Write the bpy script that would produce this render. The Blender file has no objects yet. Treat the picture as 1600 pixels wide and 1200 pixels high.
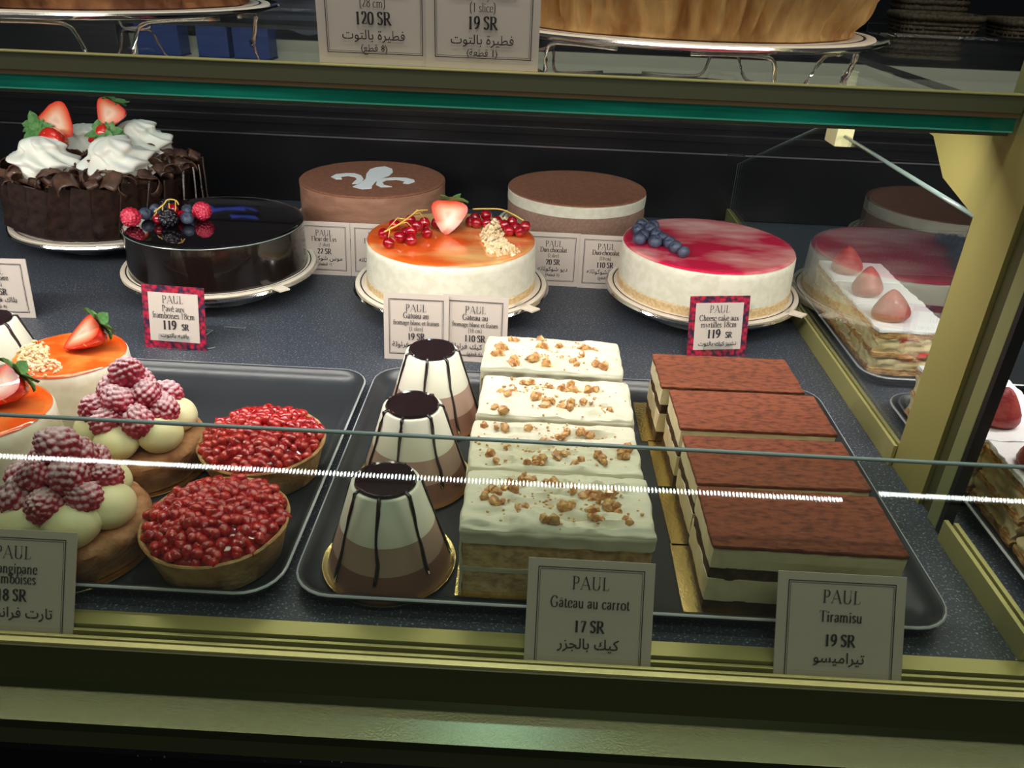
import bpy, bmesh, math, random
from mathutils import Vector, Matrix, Euler, noise
from math import sin, cos, pi, radians as rad
random.seed(7)
S = bpy.context.scene
COL = S.collection

# ------------------------------------------------------------------ camera
cam = bpy.data.cameras.new('camera'); camo = bpy.data.objects.new('camera', cam); COL.objects.link(camo)
cam.sensor_width = 36.0; cam.lens = 36.0 * 1230 / 1600; cam.clip_start = 0.01; cam.clip_end = 30
Rm = ((0.99860713, 0.05014725, -0.01640299), (0.03848567, -0.47964545, 0.87661799), (0.03609236, -0.87602825, -0.48090732))
camo.matrix_world = Matrix(((Rm[0][0], -Rm[0][1], -Rm[0][2], 0), (Rm[1][0], -Rm[1][1], -Rm[1][2], 0), (Rm[2][0], -Rm[2][1], -Rm[2][2], 0.33), (0, 0, 0, 1)))
S.camera = camo
# ------------------------------------------------------------------ world, lights, exposure
W = bpy.data.worlds.new('world'); S.world = W; W.use_nodes = True
bg = W.node_tree.nodes['Background']; bg.inputs[0].default_value = (0.75, 0.85, 0.8, 1); bg.inputs[1].default_value = 0.06
S.view_settings.view_transform = 'Standard'; S.view_settings.look = 'None'; S.view_settings.gamma = 1
S.view_settings.exposure = 0.0; S.view_settings.use_curve_mapping = False
def area(name, loc, aim, sx, sy, power, color):
    l = bpy.data.lights.new(name, 'AREA'); l.shape = 'RECTANGLE'; l.size = sx; l.size_y = sy; l.energy = power; l.color = color
    o = bpy.data.objects.new(name, l); COL.objects.link(o); o.location = loc
    o.rotation_euler = Vector(aim).to_track_quat('-Z', 'Y').to_euler(); return o
area('led_lamp_lower_tier', (-0.37, 0.515, 0.2445), (0, 0.55, -0.83), 1.22, 0.012, 2.95, (1.0, 0.97, 0.90))
area('led_lamp_next_section', (0.62, 0.515, 0.2445), (0, 0.55, -0.83), 0.58, 0.012, 1.25, (1.0, 0.97, 0.90))
area('lamp_upper_tier', (0.0, 0.42, 0.62), (0, 0.25, -1), 1.6, 0.03, 2.6, (1.0, 0.93, 0.82))
area('shop_ceiling_lamp', (0.3, -0.5, 2.2), (0, 0.35, -1), 1.2, 0.5, 11.0, (0.92, 1.0, 0.90))
dl = area('ceiling_downlight', (-0.03, 0.83, 1.38), (0, -0.36, -1), 0.05, 0.05, 2.0, (0.50, 0.85, 1.0)); dl.data.shape = 'DISK'

# ------------------------------------------------------------------ materials
MATS = {}
def mat(name, col, rough=0.5, metal=0.0, spec=0.5, coat=0.0, sss=0.0, two=None, scale=60, lo=0.4, hi=0.6, bump=0.0, bscale=200, stretch=(1, 1, 1), tex='noise', trans=0.0, emit=None, detail=3):
    if name in MATS: return MATS[name]
    m = bpy.data.materials.new(name); m.use_nodes = True; nt = m.node_tree; N = nt.nodes; L = nt.links
    b = N['Principled BSDF']
    b.inputs['Base Color'].default_value = (*col, 1); b.inputs['Roughness'].default_value = rough
    b.inputs['Metallic'].default_value = metal; b.inputs['Specular IOR Level'].default_value = spec
    b.inputs['Coat Weight'].default_value = coat; b.inputs['Coat Roughness'].default_value = 0.04
    if sss: b.inputs['Subsurface Weight'].default_value = sss; b.inputs['Subsurface Scale'].default_value = 0.004; b.inputs['Subsurface Radius'].default_value = (1, .6, .4)
    if trans: b.inputs['Transmission Weight'].default_value = trans
    if emit: b.inputs['Emission Color'].default_value = (*emit[:3], 1); b.inputs['Emission Strength'].default_value = emit[3]
    tc = N.new('ShaderNodeTexCoord'); mp = N.new('ShaderNodeMapping'); L.new(tc.outputs['Object'], mp.inputs[0]); mp.inputs['Scale'].default_value = stretch
    if two:
        if tex == 'voronoi':
            t = N.new('ShaderNodeTexVoronoi'); t.inputs['Scale'].default_value = scale; out = t.outputs['Distance']
        else:
            t = N.new('ShaderNodeTexNoise'); t.inputs['Scale'].default_value = scale; t.inputs['Detail'].default_value = detail; out = t.outputs['Fac']
        L.new(mp.outputs[0], t.inputs['Vector'])
        r = N.new('ShaderNodeValToRGB'); r.color_ramp.elements[0].position = lo; r.color_ramp.elements[1].position = hi
        r.color_ramp.elements[0].color = (*col, 1); r.color_ramp.elements[1].color = (*two, 1)
        L.new(out, r.inputs[0]); L.new(r.outputs[0], b.inputs['Base Color'])
    if bump:
        t = N.new('ShaderNodeTexNoise'); t.inputs['Scale'].default_value = bscale; t.inputs['Detail'].default_value = 4
        L.new(mp.outputs[0], t.inputs['Vector'])
        bp = N.new('ShaderNodeBump'); bp.inputs['Strength'].default_value = bump; bp.inputs['Distance'].default_value = 0.001
        L.new(t.outputs['Fac'], bp.inputs['Height']); L.new(bp.outputs[0], b.inputs['Normal'])
    MATS[name] = m; return m
def dusted(name, col, col2, amount, **kw):
    """fruit with icing sugar that has settled on the faces pointing up"""
    m = mat(name, col, two=col2, **kw); nt = m.node_tree; N = nt.nodes; L = nt.links; b = N['Principled BSDF']
    g = N.new('ShaderNodeNewGeometry'); s = N.new('ShaderNodeSeparateXYZ'); L.new(g.outputs['Normal'], s.inputs[0])
    t = N.new('ShaderNodeTexNoise'); t.inputs['Scale'].default_value = 900; tc = N.new('ShaderNodeTexCoord'); L.new(tc.outputs['Object'], t.inputs['Vector'])
    a = N.new('ShaderNodeMath'); a.operation = 'ADD'; L.new(s.outputs['Z'], a.inputs[0]); L.new(t.outputs['Fac'], a.inputs[1])
    r = N.new('ShaderNodeMapRange'); r.inputs[1].default_value = 0.7; r.inputs[2].default_value = 1.5; r.inputs[4].default_value = amount
    L.new(a.outputs[0], r.inputs[0])
    mx = N.new('ShaderNodeMix'); mx.data_type = 'RGBA'; L.new(r.outputs[0], mx.inputs[0])
    src = b.inputs['Base Color'].links[0].from_socket; L.new(src, mx.inputs[6]); mx.inputs[7].default_value = (0.82, 0.78, 0.80, 1)
    L.new(mx.outputs[2], b.inputs['Base Color']); return m
def glassmat(name, tint, boost=1.0):
    m = bpy.data.materials.new(name); m.use_nodes = True; nt = m.node_tree; N = nt.nodes; L = nt.links; N.clear()
    o = N.new('ShaderNodeOutputMaterial'); tr = N.new('ShaderNodeBsdfTransparent'); tr.inputs[0].default_value = (*tint, 1)
    gl = N.new('ShaderNodeBsdfGlossy'); gl.inputs['Roughness'].default_value = 0.0; gl.inputs[0].default_value = (1, 1, 1, 1)
    g = N.new('ShaderNodeNewGeometry'); d = N.new('ShaderNodeVectorMath'); d.operation = 'DOT_PRODUCT'
    L.new(g.outputs['Incoming'], d.inputs[0]); L.new(g.outputs['Normal'], d.inputs[1])
    ab = N.new('ShaderNodeMath'); ab.operation = 'ABSOLUTE'; L.new(d.outputs['Value'], ab.inputs[0])
    i = N.new('ShaderNodeMath'); i.operation = 'SUBTRACT'; i.inputs[0].default_value = 1; L.new(ab.outputs[0], i.inputs[1])
    p = N.new('ShaderNodeMath'); p.operation = 'POWER'; p.inputs[1].default_value = 5; L.new(i.outputs[0], p.inputs[0])
    ma = N.new('ShaderNodeMath'); ma.operation = 'MULTIPLY_ADD'; L.new(p.outputs[0], ma.inputs[0]); ma.inputs[1].default_value = 0.95 * boost; ma.inputs[2].default_value = 0.045 * boost
    ma.use_clamp = True
    mx = N.new('ShaderNodeMixShader'); L.new(ma.outputs[0], mx.inputs[0]); L.new(tr.outputs[0], mx.inputs[1]); L.new(gl.outputs[0], mx.inputs[2])
    L.new(mx.outputs[0], o.inputs[0]); MATS[name] = m; return m

M = dict(
 granite=mat('speckled_dark_granite', (0.045, 0.052, 0.068), 0.42, two=(0.40, 0.45, 0.52), scale=620, lo=0.57, hi=0.80, detail=2, spec=0.4),
 blackgranite=mat('black_granite', (0.004, 0.004, 0.005), 0.3, two=(0.3, 0.3, 0.3), scale=420, lo=0.74, hi=0.82, detail=1),
 blackpanel=mat('black_panel', (0.010, 0.010, 0.012), 0.22, spec=0.35),
 blackframe=mat('dark_grey_frame', (0.02, 0.02, 0.022), 0.35),
 silverline=mat('brushed_edge', (0.35, 0.35, 0.38), 0.3, metal=1),
 brass=mat('champagne_metal', (0.52, 0.48, 0.19), 0.42, metal=0.55, bump=0.03, bscale=600),
 ledgemetal=mat('satin_olive_ledge', (0.085, 0.098, 0.042), 0.27, metal=0.7, bump=0.05, bscale=900),
 brasspale=mat('pale_champagne_paint', (0.31, 0.27, 0.085), 0.5, metal=0.15),
 olive=mat('olive_metal', (0.30, 0.32, 0.14), 0.38, metal=0.4),
 oliveshade=mat('olive_profile_shaded', (0.075, 0.072, 0.028), 0.5, metal=0.3),  # olive metal with shade of unlit faces and grooves put into the colour
 beam=mat('beam_grey_olive', (0.15, 0.15, 0.085), 0.5, metal=0.3),
 copperedge=mat('brown_edge', (0.25, 0.16, 0.08), 0.4, metal=0.5),
 gasket=mat('black_gasket', (0.006, 0.006, 0.006), 0.5),
 glass=glassmat('clear_glass', (0.965, 0.985, 0.975)), paneglass=glassmat('divider_glass', (0.95, 0.965, 0.955), 1.7),
 glassfront=glassmat('front_glass', (0.875, 0.90, 0.845), 1.0),
 glassedge=mat('polished_glass_edge', (0.25, 0.33, 0.30), 0.15, spec=0.8),
 greenedge=mat('green_glass_edge', (0.002, 0.16, 0.105), 0.12, two=(0.01, 0.36, 0.25), scale=9, lo=0.45, hi=0.75, stretch=(1, 6, 12), spec=0.6, emit=None),
 greenline=mat('green_glass_arris', (0.10, 0.50, 0.38), 0.15),
 acrylic=glassmat('clear_acrylic', (0.93, 0.95, 0.96), 1.3),
 chrome=mat('polished_steel', (0.75, 0.74, 0.72), 0.12, metal=1),
 tray=mat('black_tray_plastic', (0.030, 0.033, 0.038), 0.33, spec=0.5, bump=0.05, bscale=80),
 trayrim=mat('tray_rim_highlight', (0.42, 0.43, 0.45), 0.25, spec=0.6),  # pale grey paints the highlight on the glossy black rim
 gold=mat('gold_foil_board', (0.85, 0.68, 0.28), 0.25, metal=1, bump=0.25, bscale=500),
 paper=mat('cream_cake_board', (0.78, 0.68, 0.56), 0.5),
 card=mat('cream_price_card', (0.62, 0.53, 0.47), 0.55),
 ink=mat('black_ink', (0.03, 0.025, 0.03), 0.6),
 greyink=mat('grey_ink', (0.10, 0.085, 0.085), 0.6),
 berryprint=mat('berry_print', (0.55, 0.02, 0.05), 0.3, two=(0.03, 0.02, 0.05), scale=260, lo=0.25, hi=0.75, tex='voronoi'),
 darkchoc=mat('dark_chocolate', (0.020, 0.011, 0.009), 0.25, two=(0.040, 0.021, 0.015), scale=90, bump=0.2, bscale=300),
 curl=mat('chocolate_shaving', (0.058, 0.028, 0.020), 0.38, two=(0.12, 0.058, 0.036), scale=120, bump=0.15, bscale=400),
 glazeblack=mat('mirror_chocolate_glaze', (0.006, 0.004, 0.005), 0.04, spec=0.6, coat=1),
 glazeside=mat('chocolate_glaze_side', (0.010, 0.006, 0.005), 0.16, coat=0.6, bump=0.35, bscale=60),
 cocoa=mat('cocoa_dusting', (0.24, 0.088, 0.048), 0.85, two=(0.30, 0.115, 0.065), scale=250, bump=0.25, bscale=900),
 mousse=mat('milk_chocolate_mousse', (0.40, 0.20, 0.13), 0.75, two=(0.30, 0.14, 0.085), scale=45, lo=0.35, hi=0.75, bump=0.4, bscale=180, stretch=(1, 1, 3)),
 mousse2=mat('brown_mousse', (0.30, 0.175, 0.125), 0.8, two=(0.36, 0.22, 0.16), scale=300, bump=0.3, bscale=500),
 white=mat('white_mousse', (0.83, 0.80, 0.67), 0.6, sss=0.15, two=(0.76, 0.72, 0.58), scale=120, bump=0.2, bscale=220),
 whiteflat=mat('stencilled_sugar', (0.92, 0.92, 0.94), 0.9, bump=0.3, bscale=900),
 biscuit=mat('biscuit_base', (0.62, 0.42, 0.20), 0.85, two=(0.74, 0.56, 0.32), scale=320, bump=0.6, bscale=500),
 orange=mat('orange_marbled_glaze', (0.86, 0.12, 0.012), 0.15, two=(0.95, 0.58, 0.22), scale=14, lo=0.44, hi=0.66, coat=1, sss=0.1, stretch=(0.6, 1.5, 1), detail=4),
 orangeflat=mat('orange_glaze', (0.88, 0.11, 0.012), 0.12, two=(0.93, 0.24, 0.05), scale=50, coat=1, sss=0.1),
 pink=mat('magenta_marbled_glaze', (0.68, 0.012, 0.07), 0.15, two=(0.98, 0.55, 0.50), scale=15, lo=0.45, hi=0.72, coat=1, sss=0.1, stretch=(0.7, 1.6, 1), detail=4),
 cream=mat('whipped_cream', (0.88, 0.87, 0.79), 0.55, sss=0.25, bump=0.12, bscale=150),
 custard=mat('vanilla_cream', (0.84, 0.80, 0.47), 0.4, sss=0.25),
 icing=mat('cream_cheese_icing', (0.67, 0.64, 0.49), 0.5, sss=0.1, bump=0.7, bscale=70),
 sponge=mat('carrot_sponge', (0.75, 0.54, 0.26), 0.9, two=(0.44, 0.27, 0.12), scale=140, lo=0.42, hi=0.7, bump=0.8, bscale=350),
 nut=mat('candied_walnut', (0.70, 0.42, 0.15), 0.3, two=(0.42, 0.17, 0.06), scale=200, coat=0.4, bump=0.4, bscale=500),
 crumb=mat('nut_crumb', (0.78, 0.52, 0.22), 0.6, two=(0.5, 0.24, 0.08), scale=300),
 tcocoa=mat('tiramisu_cocoa', (0.225, 0.060, 0.025), 0.9, two=(0.085, 0.022, 0.011), scale=300, lo=0.42, hi=0.72, bump=0.9, bscale=400, stretch=(0.5, 1.2, 1)),
 tcream=mat('mascarpone_cream', (0.84, 0.76, 0.50), 0.55, sss=0.15, two=(0.72, 0.60, 0.34), scale=90, lo=0.45, hi=0.8, bump=0.2, bscale=220),
 tsponge=mat('coffee_soaked_sponge', (0.10, 0.050, 0.022), 0.8, two=(0.05, 0.022, 0.010), scale=200, bump=0.5, bscale=400),
 choctop=mat('chocolate_ganache', (0.022, 0.012, 0.014), 0.12, coat=0.8, bump=0.25, bscale=90),
 latte=mat('pale_chocolate_mousse', (0.44, 0.30, 0.235), 0.55, sss=0.1),
 choco=mat('chocolate_mousse_layer', (0.22, 0.105, 0.075), 0.5),
 whitecone=mat('white_chocolate_mousse', (0.82, 0.79, 0.66), 0.5, sss=0.15),
 pastry=mat('baked_tart_shell', (0.40, 0.20, 0.065), 0.7, two=(0.66, 0.44, 0.20), scale=70, lo=0.35, hi=0.7, bump=1.0, bscale=300, detail=8),
 frangi=mat('browned_almond_cake', (0.26, 0.09, 0.03), 0.75, two=(0.55, 0.29, 0.13), scale=85, lo=0.35, hi=0.72, bump=1.0, bscale=260, detail=8),
 pome=mat('pomegranate_seed', (0.34, 0.001, 0.005), 0.12, two=(0.66, 0.03, 0.02), scale=140, lo=0.42, hi=0.72, coat=0.8),
 jelly=mat('red_jelly', (0.30, 0.002, 0.006), 0.06, coat=1),
 raspfresh=mat('raspberry', (0.48, 0.008, 0.035), 0.35, two=(0.64, 0.05, 0.10), scale=90, sss=0.1, coat=0.2),
 rasp=dusted('sugared_raspberry', (0.34, 0.006, 0.030), (0.50, 0.03, 0.07), 0.62, scale=70, rough=0.5),
 black=mat('blackberry', (0.004, 0.003, 0.008), 0.22, coat=0.1),
 blue=mat('blueberry', (0.028, 0.040, 0.080), 0.45, two=(0.075, 0.095, 0.15), scale=90),
 currant=mat('redcurrant', (0.42, 0.002, 0.012), 0.05, coat=1, sss=0.1, two=(0.28, 0.0, 0.01), scale=80),
 stem=mat('currant_stem', (0.72, 0.50, 0.10), 0.5),
 straw=mat('strawberry_skin', (0.62, 0.022, 0.012), 0.22, two=(0.80, 0.50, 0.14), tex='voronoi', scale=330, lo=0.86, hi=0.9, coat=0.8, bump=0.3, bscale=300),
 strawd=mat('frosted_strawberry_skin', (0.25, 0.007, 0.009), 0.45, two=(0.44, 0.085, 0.065), scale=60, lo=0.4, hi=0.75, coat=0.1, bump=0.4, bscale=450),
 leaf=mat('strawberry_leaf', (0.06, 0.19, 0.045), 0.5, two=(0.13, 0.28, 0.09), scale=200),
 crumble=mat('crumble', (0.84, 0.62, 0.33), 0.85, two=(0.90, 0.76, 0.52), scale=220, bump=0.7, bscale=600),
 sugar=dusted('icing_sugar_crust', (0.86, 0.87, 0.90), (0.80, 0.80, 0.82), 0.9, scale=200, rough=0.9, bump=0.3, bscale=500),
 puff=mat('puff_pastry', (0.40, 0.17, 0.05), 0.7, two=(0.68, 0.42, 0.15), scale=160, bump=1.0, bscale=260, stretch=(1, 1, 4)),
 pastrycream=mat('pastry_cream', (0.78, 0.66, 0.38), 0.5, two=(0.66, 0.50, 0.24), scale=100, sss=0.1, bump=0.5, bscale=250),
 crust=mat('pie_crust', (0.70, 0.42, 0.16), 0.7, two=(0.42, 0.18, 0.05), scale=34, lo=0.42, hi=0.7, bump=1.0, bscale=90, stretch=(2, 2, 0.5)),
 crustdark=mat('dark_pie_crust', (0.16, 0.055, 0.02), 0.7, two=(0.30, 0.12, 0.04), scale=50, bump=0.5, bscale=250),
 filling=mat('blueberry_filling', (0.02, 0.02, 0.05), 0.25, two=(0.30, 0.30, 0.42), scale=120, lo=0.5, hi=0.8, coat=0.5),
 clip=mat('cream_plastic_clip', (0.80, 0.76, 0.42), 0.35),
 ledge=mat('cream_painted_ledge', (0.55, 0.56, 0.42), 0.5),
 bluereflector=mat('added_blue_reflector', (0.01, 0.07, 0.75), 0.4), bluebox=mat('blue_carton', (0.010, 0.05, 0.24), 0.4),
 greycloth=mat('grey_cloth', (0.13, 0.13, 0.16), 0.8, bump=0.2, bscale=30),
 wicker=mat('wicker', (0.16, 0.115, 0.065), 0.7, two=(0.08, 0.055, 0.035), scale=200),
 wall=mat('dark_wall', (0.012, 0.012, 0.018), 0.8), floorm=mat('dark_floor', (0.01, 0.01, 0.01), 0.6),
 napkin=mat('white_napkin', (0.45, 0.47, 0.48), 0.8),
 led=mat('led_diode', (1, 1, 1), 0.5, emit=(0.93, 1.0, 0.98, 50.0)),
 housing=mat('lamp_housing', (0.02, 0.02, 0.02), 0.5),
)
# strawberry cut face: true colour of the flesh, carried by an attribute
def fleshmat():
    m = bpy.data.materials.new('strawberry_flesh'); m.use_nodes = True; N = m.node_tree.nodes; b = N['Principled BSDF']
    a = N.new('ShaderNodeAttribute'); a.attribute_name = 'flesh'; m.node_tree.links.new(a.outputs['Color'], b.inputs['Base Color'])
    b.inputs['Roughness'].default_value = 0.25; b.inputs['Coat Weight'].default_value = 0.5; return m
M['flesh'] = fleshmat()

# ------------------------------------------------------------------ helpers
def mesh_from(bm, name, m=None, smooth=True):
    me = bpy.data.meshes.new(name); bm.to_mesh(me); bm.free()
    if m: me.materials.append(m)
    if smooth:
        for p in me.polygons: p.use_smooth = True
    return me
def pyd(name, v, f, m=None, smooth=True):
    me = bpy.data.meshes.new(name); me.from_pydata(v, [], f); me.update()
    if m: me.materials.append(m)
    if smooth:
        for p in me.polygons: p.use_smooth = True
    return me
def obj(name, me, parent=None, loc=(0, 0, 0), rot=(0, 0, 0), sc=1, label=None, kind=None):
    o = bpy.data.objects.new(name, me); COL.objects.link(o); o.parent = parent; o.location = loc; o.rotation_euler = rot
    o.scale = (sc, sc, sc) if isinstance(sc, (int, float)) else sc
    if label: o['label'] = label
    if kind: o['kind'] = kind
    return o
def thing(name, label, cat, loc=(0, 0, 0), rot=(0, 0, 0), group=None, me=None):
    o = obj(name, me, None, loc, rot); o['label'] = label; o['category'] = cat
    if group: o['group'] = group
    return o
def struct(name, me, label, loc=(0, 0, 0)):
    o = obj(name, me, None, loc); o['kind'] = 'structure'; o['label'] = label; return o
def dup(root, loc, rotz, label, sc=None):
    r = root.copy(); COL.objects.link(r); r.location = loc; r.rotation_euler = (0, 0, rotz); r['label'] = label
    if sc: r.scale = (sc, sc, sc)
    for ch in list(root.children):
        c = ch.copy(); COL.objects.link(c); c.parent = r
        for g in list(ch.children):
            d = g.copy(); COL.objects.link(d); d.parent = c
    return r
def nz(v, f): return noise.noise(Vector(v) * f)
def lathe(name, prof, m, n=72, amp=0, freq=40, smooth=True, ang=1.0, fn=None):
    prof = list(prof)
    if prof[-1][0] == 0 and prof[-2][0] > 0.008 and abs(prof[-1][1] - prof[-2][1]) < .002:
        r0, z0 = prof[-2]; z1 = prof[-1][1]
        prof[-1:] = [(r0 * q, z0 + (z1 - z0) * (1 - q)) for q in (.96, .8, .55, .25)] + [prof[-1]]
    v = []; f = []; k = len(prof)
    for i in range(n):
        a = 2 * pi * i / n
        for (r, z) in prof:
            rr, zz = r, z
            if r > 1e-6:
                if amp: rr += amp * nz((r * cos(a), r * sin(a), z * 2), freq)
                if fn: rr, zz = fn(a, rr, zz)
            v.append((rr * cos(a), rr * sin(a), zz))
    for i in range(n):
        j = (i + 1) % n
        for q in range(k - 1): f.append((i * k + q, j * k + q, j * k + q + 1, i * k + q + 1))
    me = pyd(name, v, f, m, smooth)
    bm = bmesh.new(); bm.from_mesh(me); bmesh.ops.remove_doubles(bm, verts=bm.verts, dist=1e-6); bmesh.ops.recalc_face_normals(bm, faces=bm.faces)
    bm.to_mesh(me); bm.free()
    if smooth and hasattr(me, 'set_sharp_from_angle'): me.set_sharp_from_angle(angle=rad(45))
    return me
def box(name, x0, x1, y0, y1, z0, z1, m, bev=0.0):
    bm = bmesh.new(); bmesh.ops.create_cube(bm, size=1)
    for v in bm.verts: v.co = Vector(((x0 + x1) / 2 + v.co.x * (x1 - x0), (y0 + y1) / 2 + v.co.y * (y1 - y0), (z0 + z1) / 2 + v.co.z * (z1 - z0)))
    if bev: bmesh.ops.bevel(bm, geom=bm.edges[:], offset=bev, segments=2, affect='EDGES', profile=0.6)
    return mesh_from(bm, name, m, smooth=False)
def blk(name, w, d, h, m, cuts=14, amp=0.0006, freq=120, bev=0.0012, top=None, seed=0):
    """rough food block, base centre at the origin"""
    bm = bmesh.new(); bmesh.ops.create_cube(bm, size=1)
    bmesh.ops.subdivide_edges(bm, edges=bm.edges[:], cuts=cuts, use_grid_fill=True)
    for v in bm.verts:
        x, y, z = v.co; c = Vector((x * w, y * d, (z + 0.5) * h))
        for ax, full in ((0, w), (1, d)):   # round the edges
            pass
        ex = max(0, abs(c.x) - (w / 2 - bev)); ey = max(0, abs(c.y) - (d / 2 - bev)); ez = max(0, c.z - (h - bev)) if top else 0
        l = math.sqrt(ex * ex + ey * ey + ez * ez)
        if l > bev > 0:
            k = bev / l
            c.x -= math.copysign(ex * (1 - k), c.x); c.y -= math.copysign(ey * (1 - k), c.y); c.z -= ez * (1 - k)
        s = Vector((seed * 3.1, seed * 1.7, 0))
        o = Vector((nz(c + s, freq), nz(c + s + Vector((5, 0, 0)), freq), nz(c + s + Vector((0, 7, 0)), freq))) * amp
        if abs(x) > .49 or abs(y) > .49: c += Vector((o.x, o.y, 0))
        if top and z > .49: c.z += top(c.x, c.y)
        v.co = c
    me = mesh_from(bm, name, m); me.set_sharp_from_angle(angle=rad(50)); return me
def tubemesh(bm, pts, r, n=6, taper=None):
    pts = [Vector(p) for p in pts]; rings = []
    for i, p in enumerate(pts):
        t = (pts[min(i + 1, len(pts) - 1)] - pts[max(i - 1, 0)]).normalized()
        up = Vector((0, 0, 1)) if abs(t.z) < .9 else Vector((1, 0, 0))
        s = t.cross(up).normalized(); u = s.cross(t); rr = r * (taper(i / (len(pts) - 1)) if taper else 1)
        rings.append([bm.verts.new(p + (s * cos(2 * pi * k / n) + u * sin(2 * pi * k / n)) * rr) for k in range(n)])
    for a, b in zip(rings, rings[1:]):
        for k in range(n): bm.faces.new((a[k], a[(k + 1) % n], b[(k + 1) % n], b[k]))
    bm.faces.new(rings[0][::-1]); bm.faces.new(rings[-1])
def tube(name, pts, r, m, n=6, taper=None):
    bm = bmesh.new(); tubemesh(bm, pts, r, n, taper); return mesh_from(bm, name, m)
def cat(pts, k=5):
    """smooth curve through points"""
    P = [Vector(p) for p in pts]; P = [P[0] * 2 - P[1]] + P + [P[-1] * 2 - P[-2]]; out = []
    for i in range(1, len(P) - 2):
        for s in range(k):
            t = s / k
            out.append(0.5 * ((2 * P[i]) + (-P[i - 1] + P[i + 1]) * t + (2 * P[i - 1] - 5 * P[i] + 4 * P[i + 1] - P[i + 2]) * t * t + (-P[i - 1] + 3 * P[i] - 3 * P[i + 1] + P[i + 2]) * t ** 3))
    out.append(P[-2]); return out
def ico(name, r, sub, m, fn):
    bm = bmesh.new(); bmesh.ops.create_icosphere(bm, subdivisions=sub, radius=1)
    for v in bm.verts: v.co = fn(v.co.copy()) * r
    return mesh_from(bm, name, m)
def prism(name, outline, t, m, axis='x', at=0.0):
    """closed outline (a,b) extruded by t; axis x: a->Y b->Z"""
    n = len(outline); v = []
    for s in (0, t):
        for a, b in outline: v.append((at + s, a, b) if axis == 'x' else (a, b, at + s))
    f = [tuple(range(n))[::-1], tuple(range(n, 2 * n))] + [(i, (i + 1) % n, n + (i + 1) % n, n + i) for i in range(n)]
    me = pyd(name, v, f, m, False); bm = bmesh.new(); bm.from_mesh(me); bmesh.ops.recalc_face_normals(bm, faces=bm.faces); bm.to_mesh(me); bm.free(); return me

# ------------------------------------------------------------------ the room
struct('wall_back', box('wall_back', -3, 3, 2.6, 2.7, -1, 2.4, M['wall']), 'dark back wall of the shop behind the display case')
struct('floor', box('floor', -3, 3, -3, 2.7, -1.05, -1.0, M['floorm']), 'dark shop floor')

# ------------------------------------------------------------------ the display case
case = thing('display_case', 'two tier bakery display case with champagne metal frame and green edged glass shelf', 'display case', (0, 0, 0))
XL, XR, XP = -1.0, 0.95, 0.28
def cp(name, me, label=None): return obj(name, me, case, label=label)
cp('granite_deck', box('granite_deck', XL, XR, 0.315, 1.13, -0.02, 0.0, M['granite']), 'speckled dark granite deck')
cp('front_rail', box('front_rail', XL, XR, 0.305, 0.315, -0.02, 0.0005, M['brass']), 'yellowish metal front lip')
for i, (a, b, z) in enumerate(((0.3015, 0.3035, -0.001), (0.2955, 0.2975, 0.0), (0.290, 0.2935, 0.001))):
    cp('slot_rail', box('slot_rail', XL, XR, a, b, -0.02, z, M['brass'], 0.0004))
cp('slot_bed', box('slot_bed', XL, XR, 0.2930, 0.3050, -0.02, -0.007, M['oliveshade']))
cp('rail_face', box('rail_face', XL, XR, 0.2885, 0.2905, -0.026, -0.0005, M['oliveshade']))  # unlit front face, its shade is in the base colour
cp('front_ledge', prism('front_ledge', [(0.2655, -0.0295), (0.2905, -0.0255), (0.2905, -0.036), (0.2655, -0.036)], XR - XL, M['ledgemetal'], at=XL), 'pale olive metal ledge')
cp('ledge_drip', box('ledge_drip', XL, XR, 0.2655, 0.30, -0.048, -0.036, M['oliveshade']))
cp('plinth', box('plinth', XL, XR, 0.262, 1.13, -1.0, -0.048, M['blackgranite']), 'black granite plinth')
# back wall of the lower tier
cp('back_panel', box('back_panel', XL, XR, 1.13, 1.145, -0.02, 0.250, M['blackpanel']), 'glossy black back panel')
for (za, zb, y) in ((0.0, 0.093, 1.124), (0.108, 0.118, 1.127), (0.126, 0.134, 1.1245), (0.150, 0.160, 1.122), (0.185, 0.20, 1.126)):
    cp('back_moulding', box('back_moulding', XL, XR, y, 1.131, za, zb, M['blackpanel'], 0.001))
cp('moulding_edge', box('moulding_edge', XL, 0.265, 1.1225, 1.1245, 0.0925, 0.0942, M['silverline']), 'thin silver edge')
cp('moulding_edge', box('moulding_edge', 0.29, XR, 1.1225, 1.1245, 0.0925, 0.0942, M['silverline']), 'thin silver edge')
for k, (xa, za, ln, hh) in enumerate(((-.478, .166, .050, .006), (-.448, .174, .038, .005), (-.432, .160, .022, .004), (-.490, .158, .018, .003))):  # added blue slivers, hidden from view, reflected in the black cake glaze
    cp('added_blue_reflector', prism('added_blue_reflector', [(0, 0), (ln, .002), (ln + .006, hh + .002), (ln * .5, hh * .7), (.004, hh)], .001, M['bluereflector'], 'z')).matrix_local = Matrix.Translation((xa, 1.1215, za)) @ Matrix.Rotation(rad(90), 4, 'X') @ Matrix.Rotation(rad(-8 + 5 * k), 4, 'Z')
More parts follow.
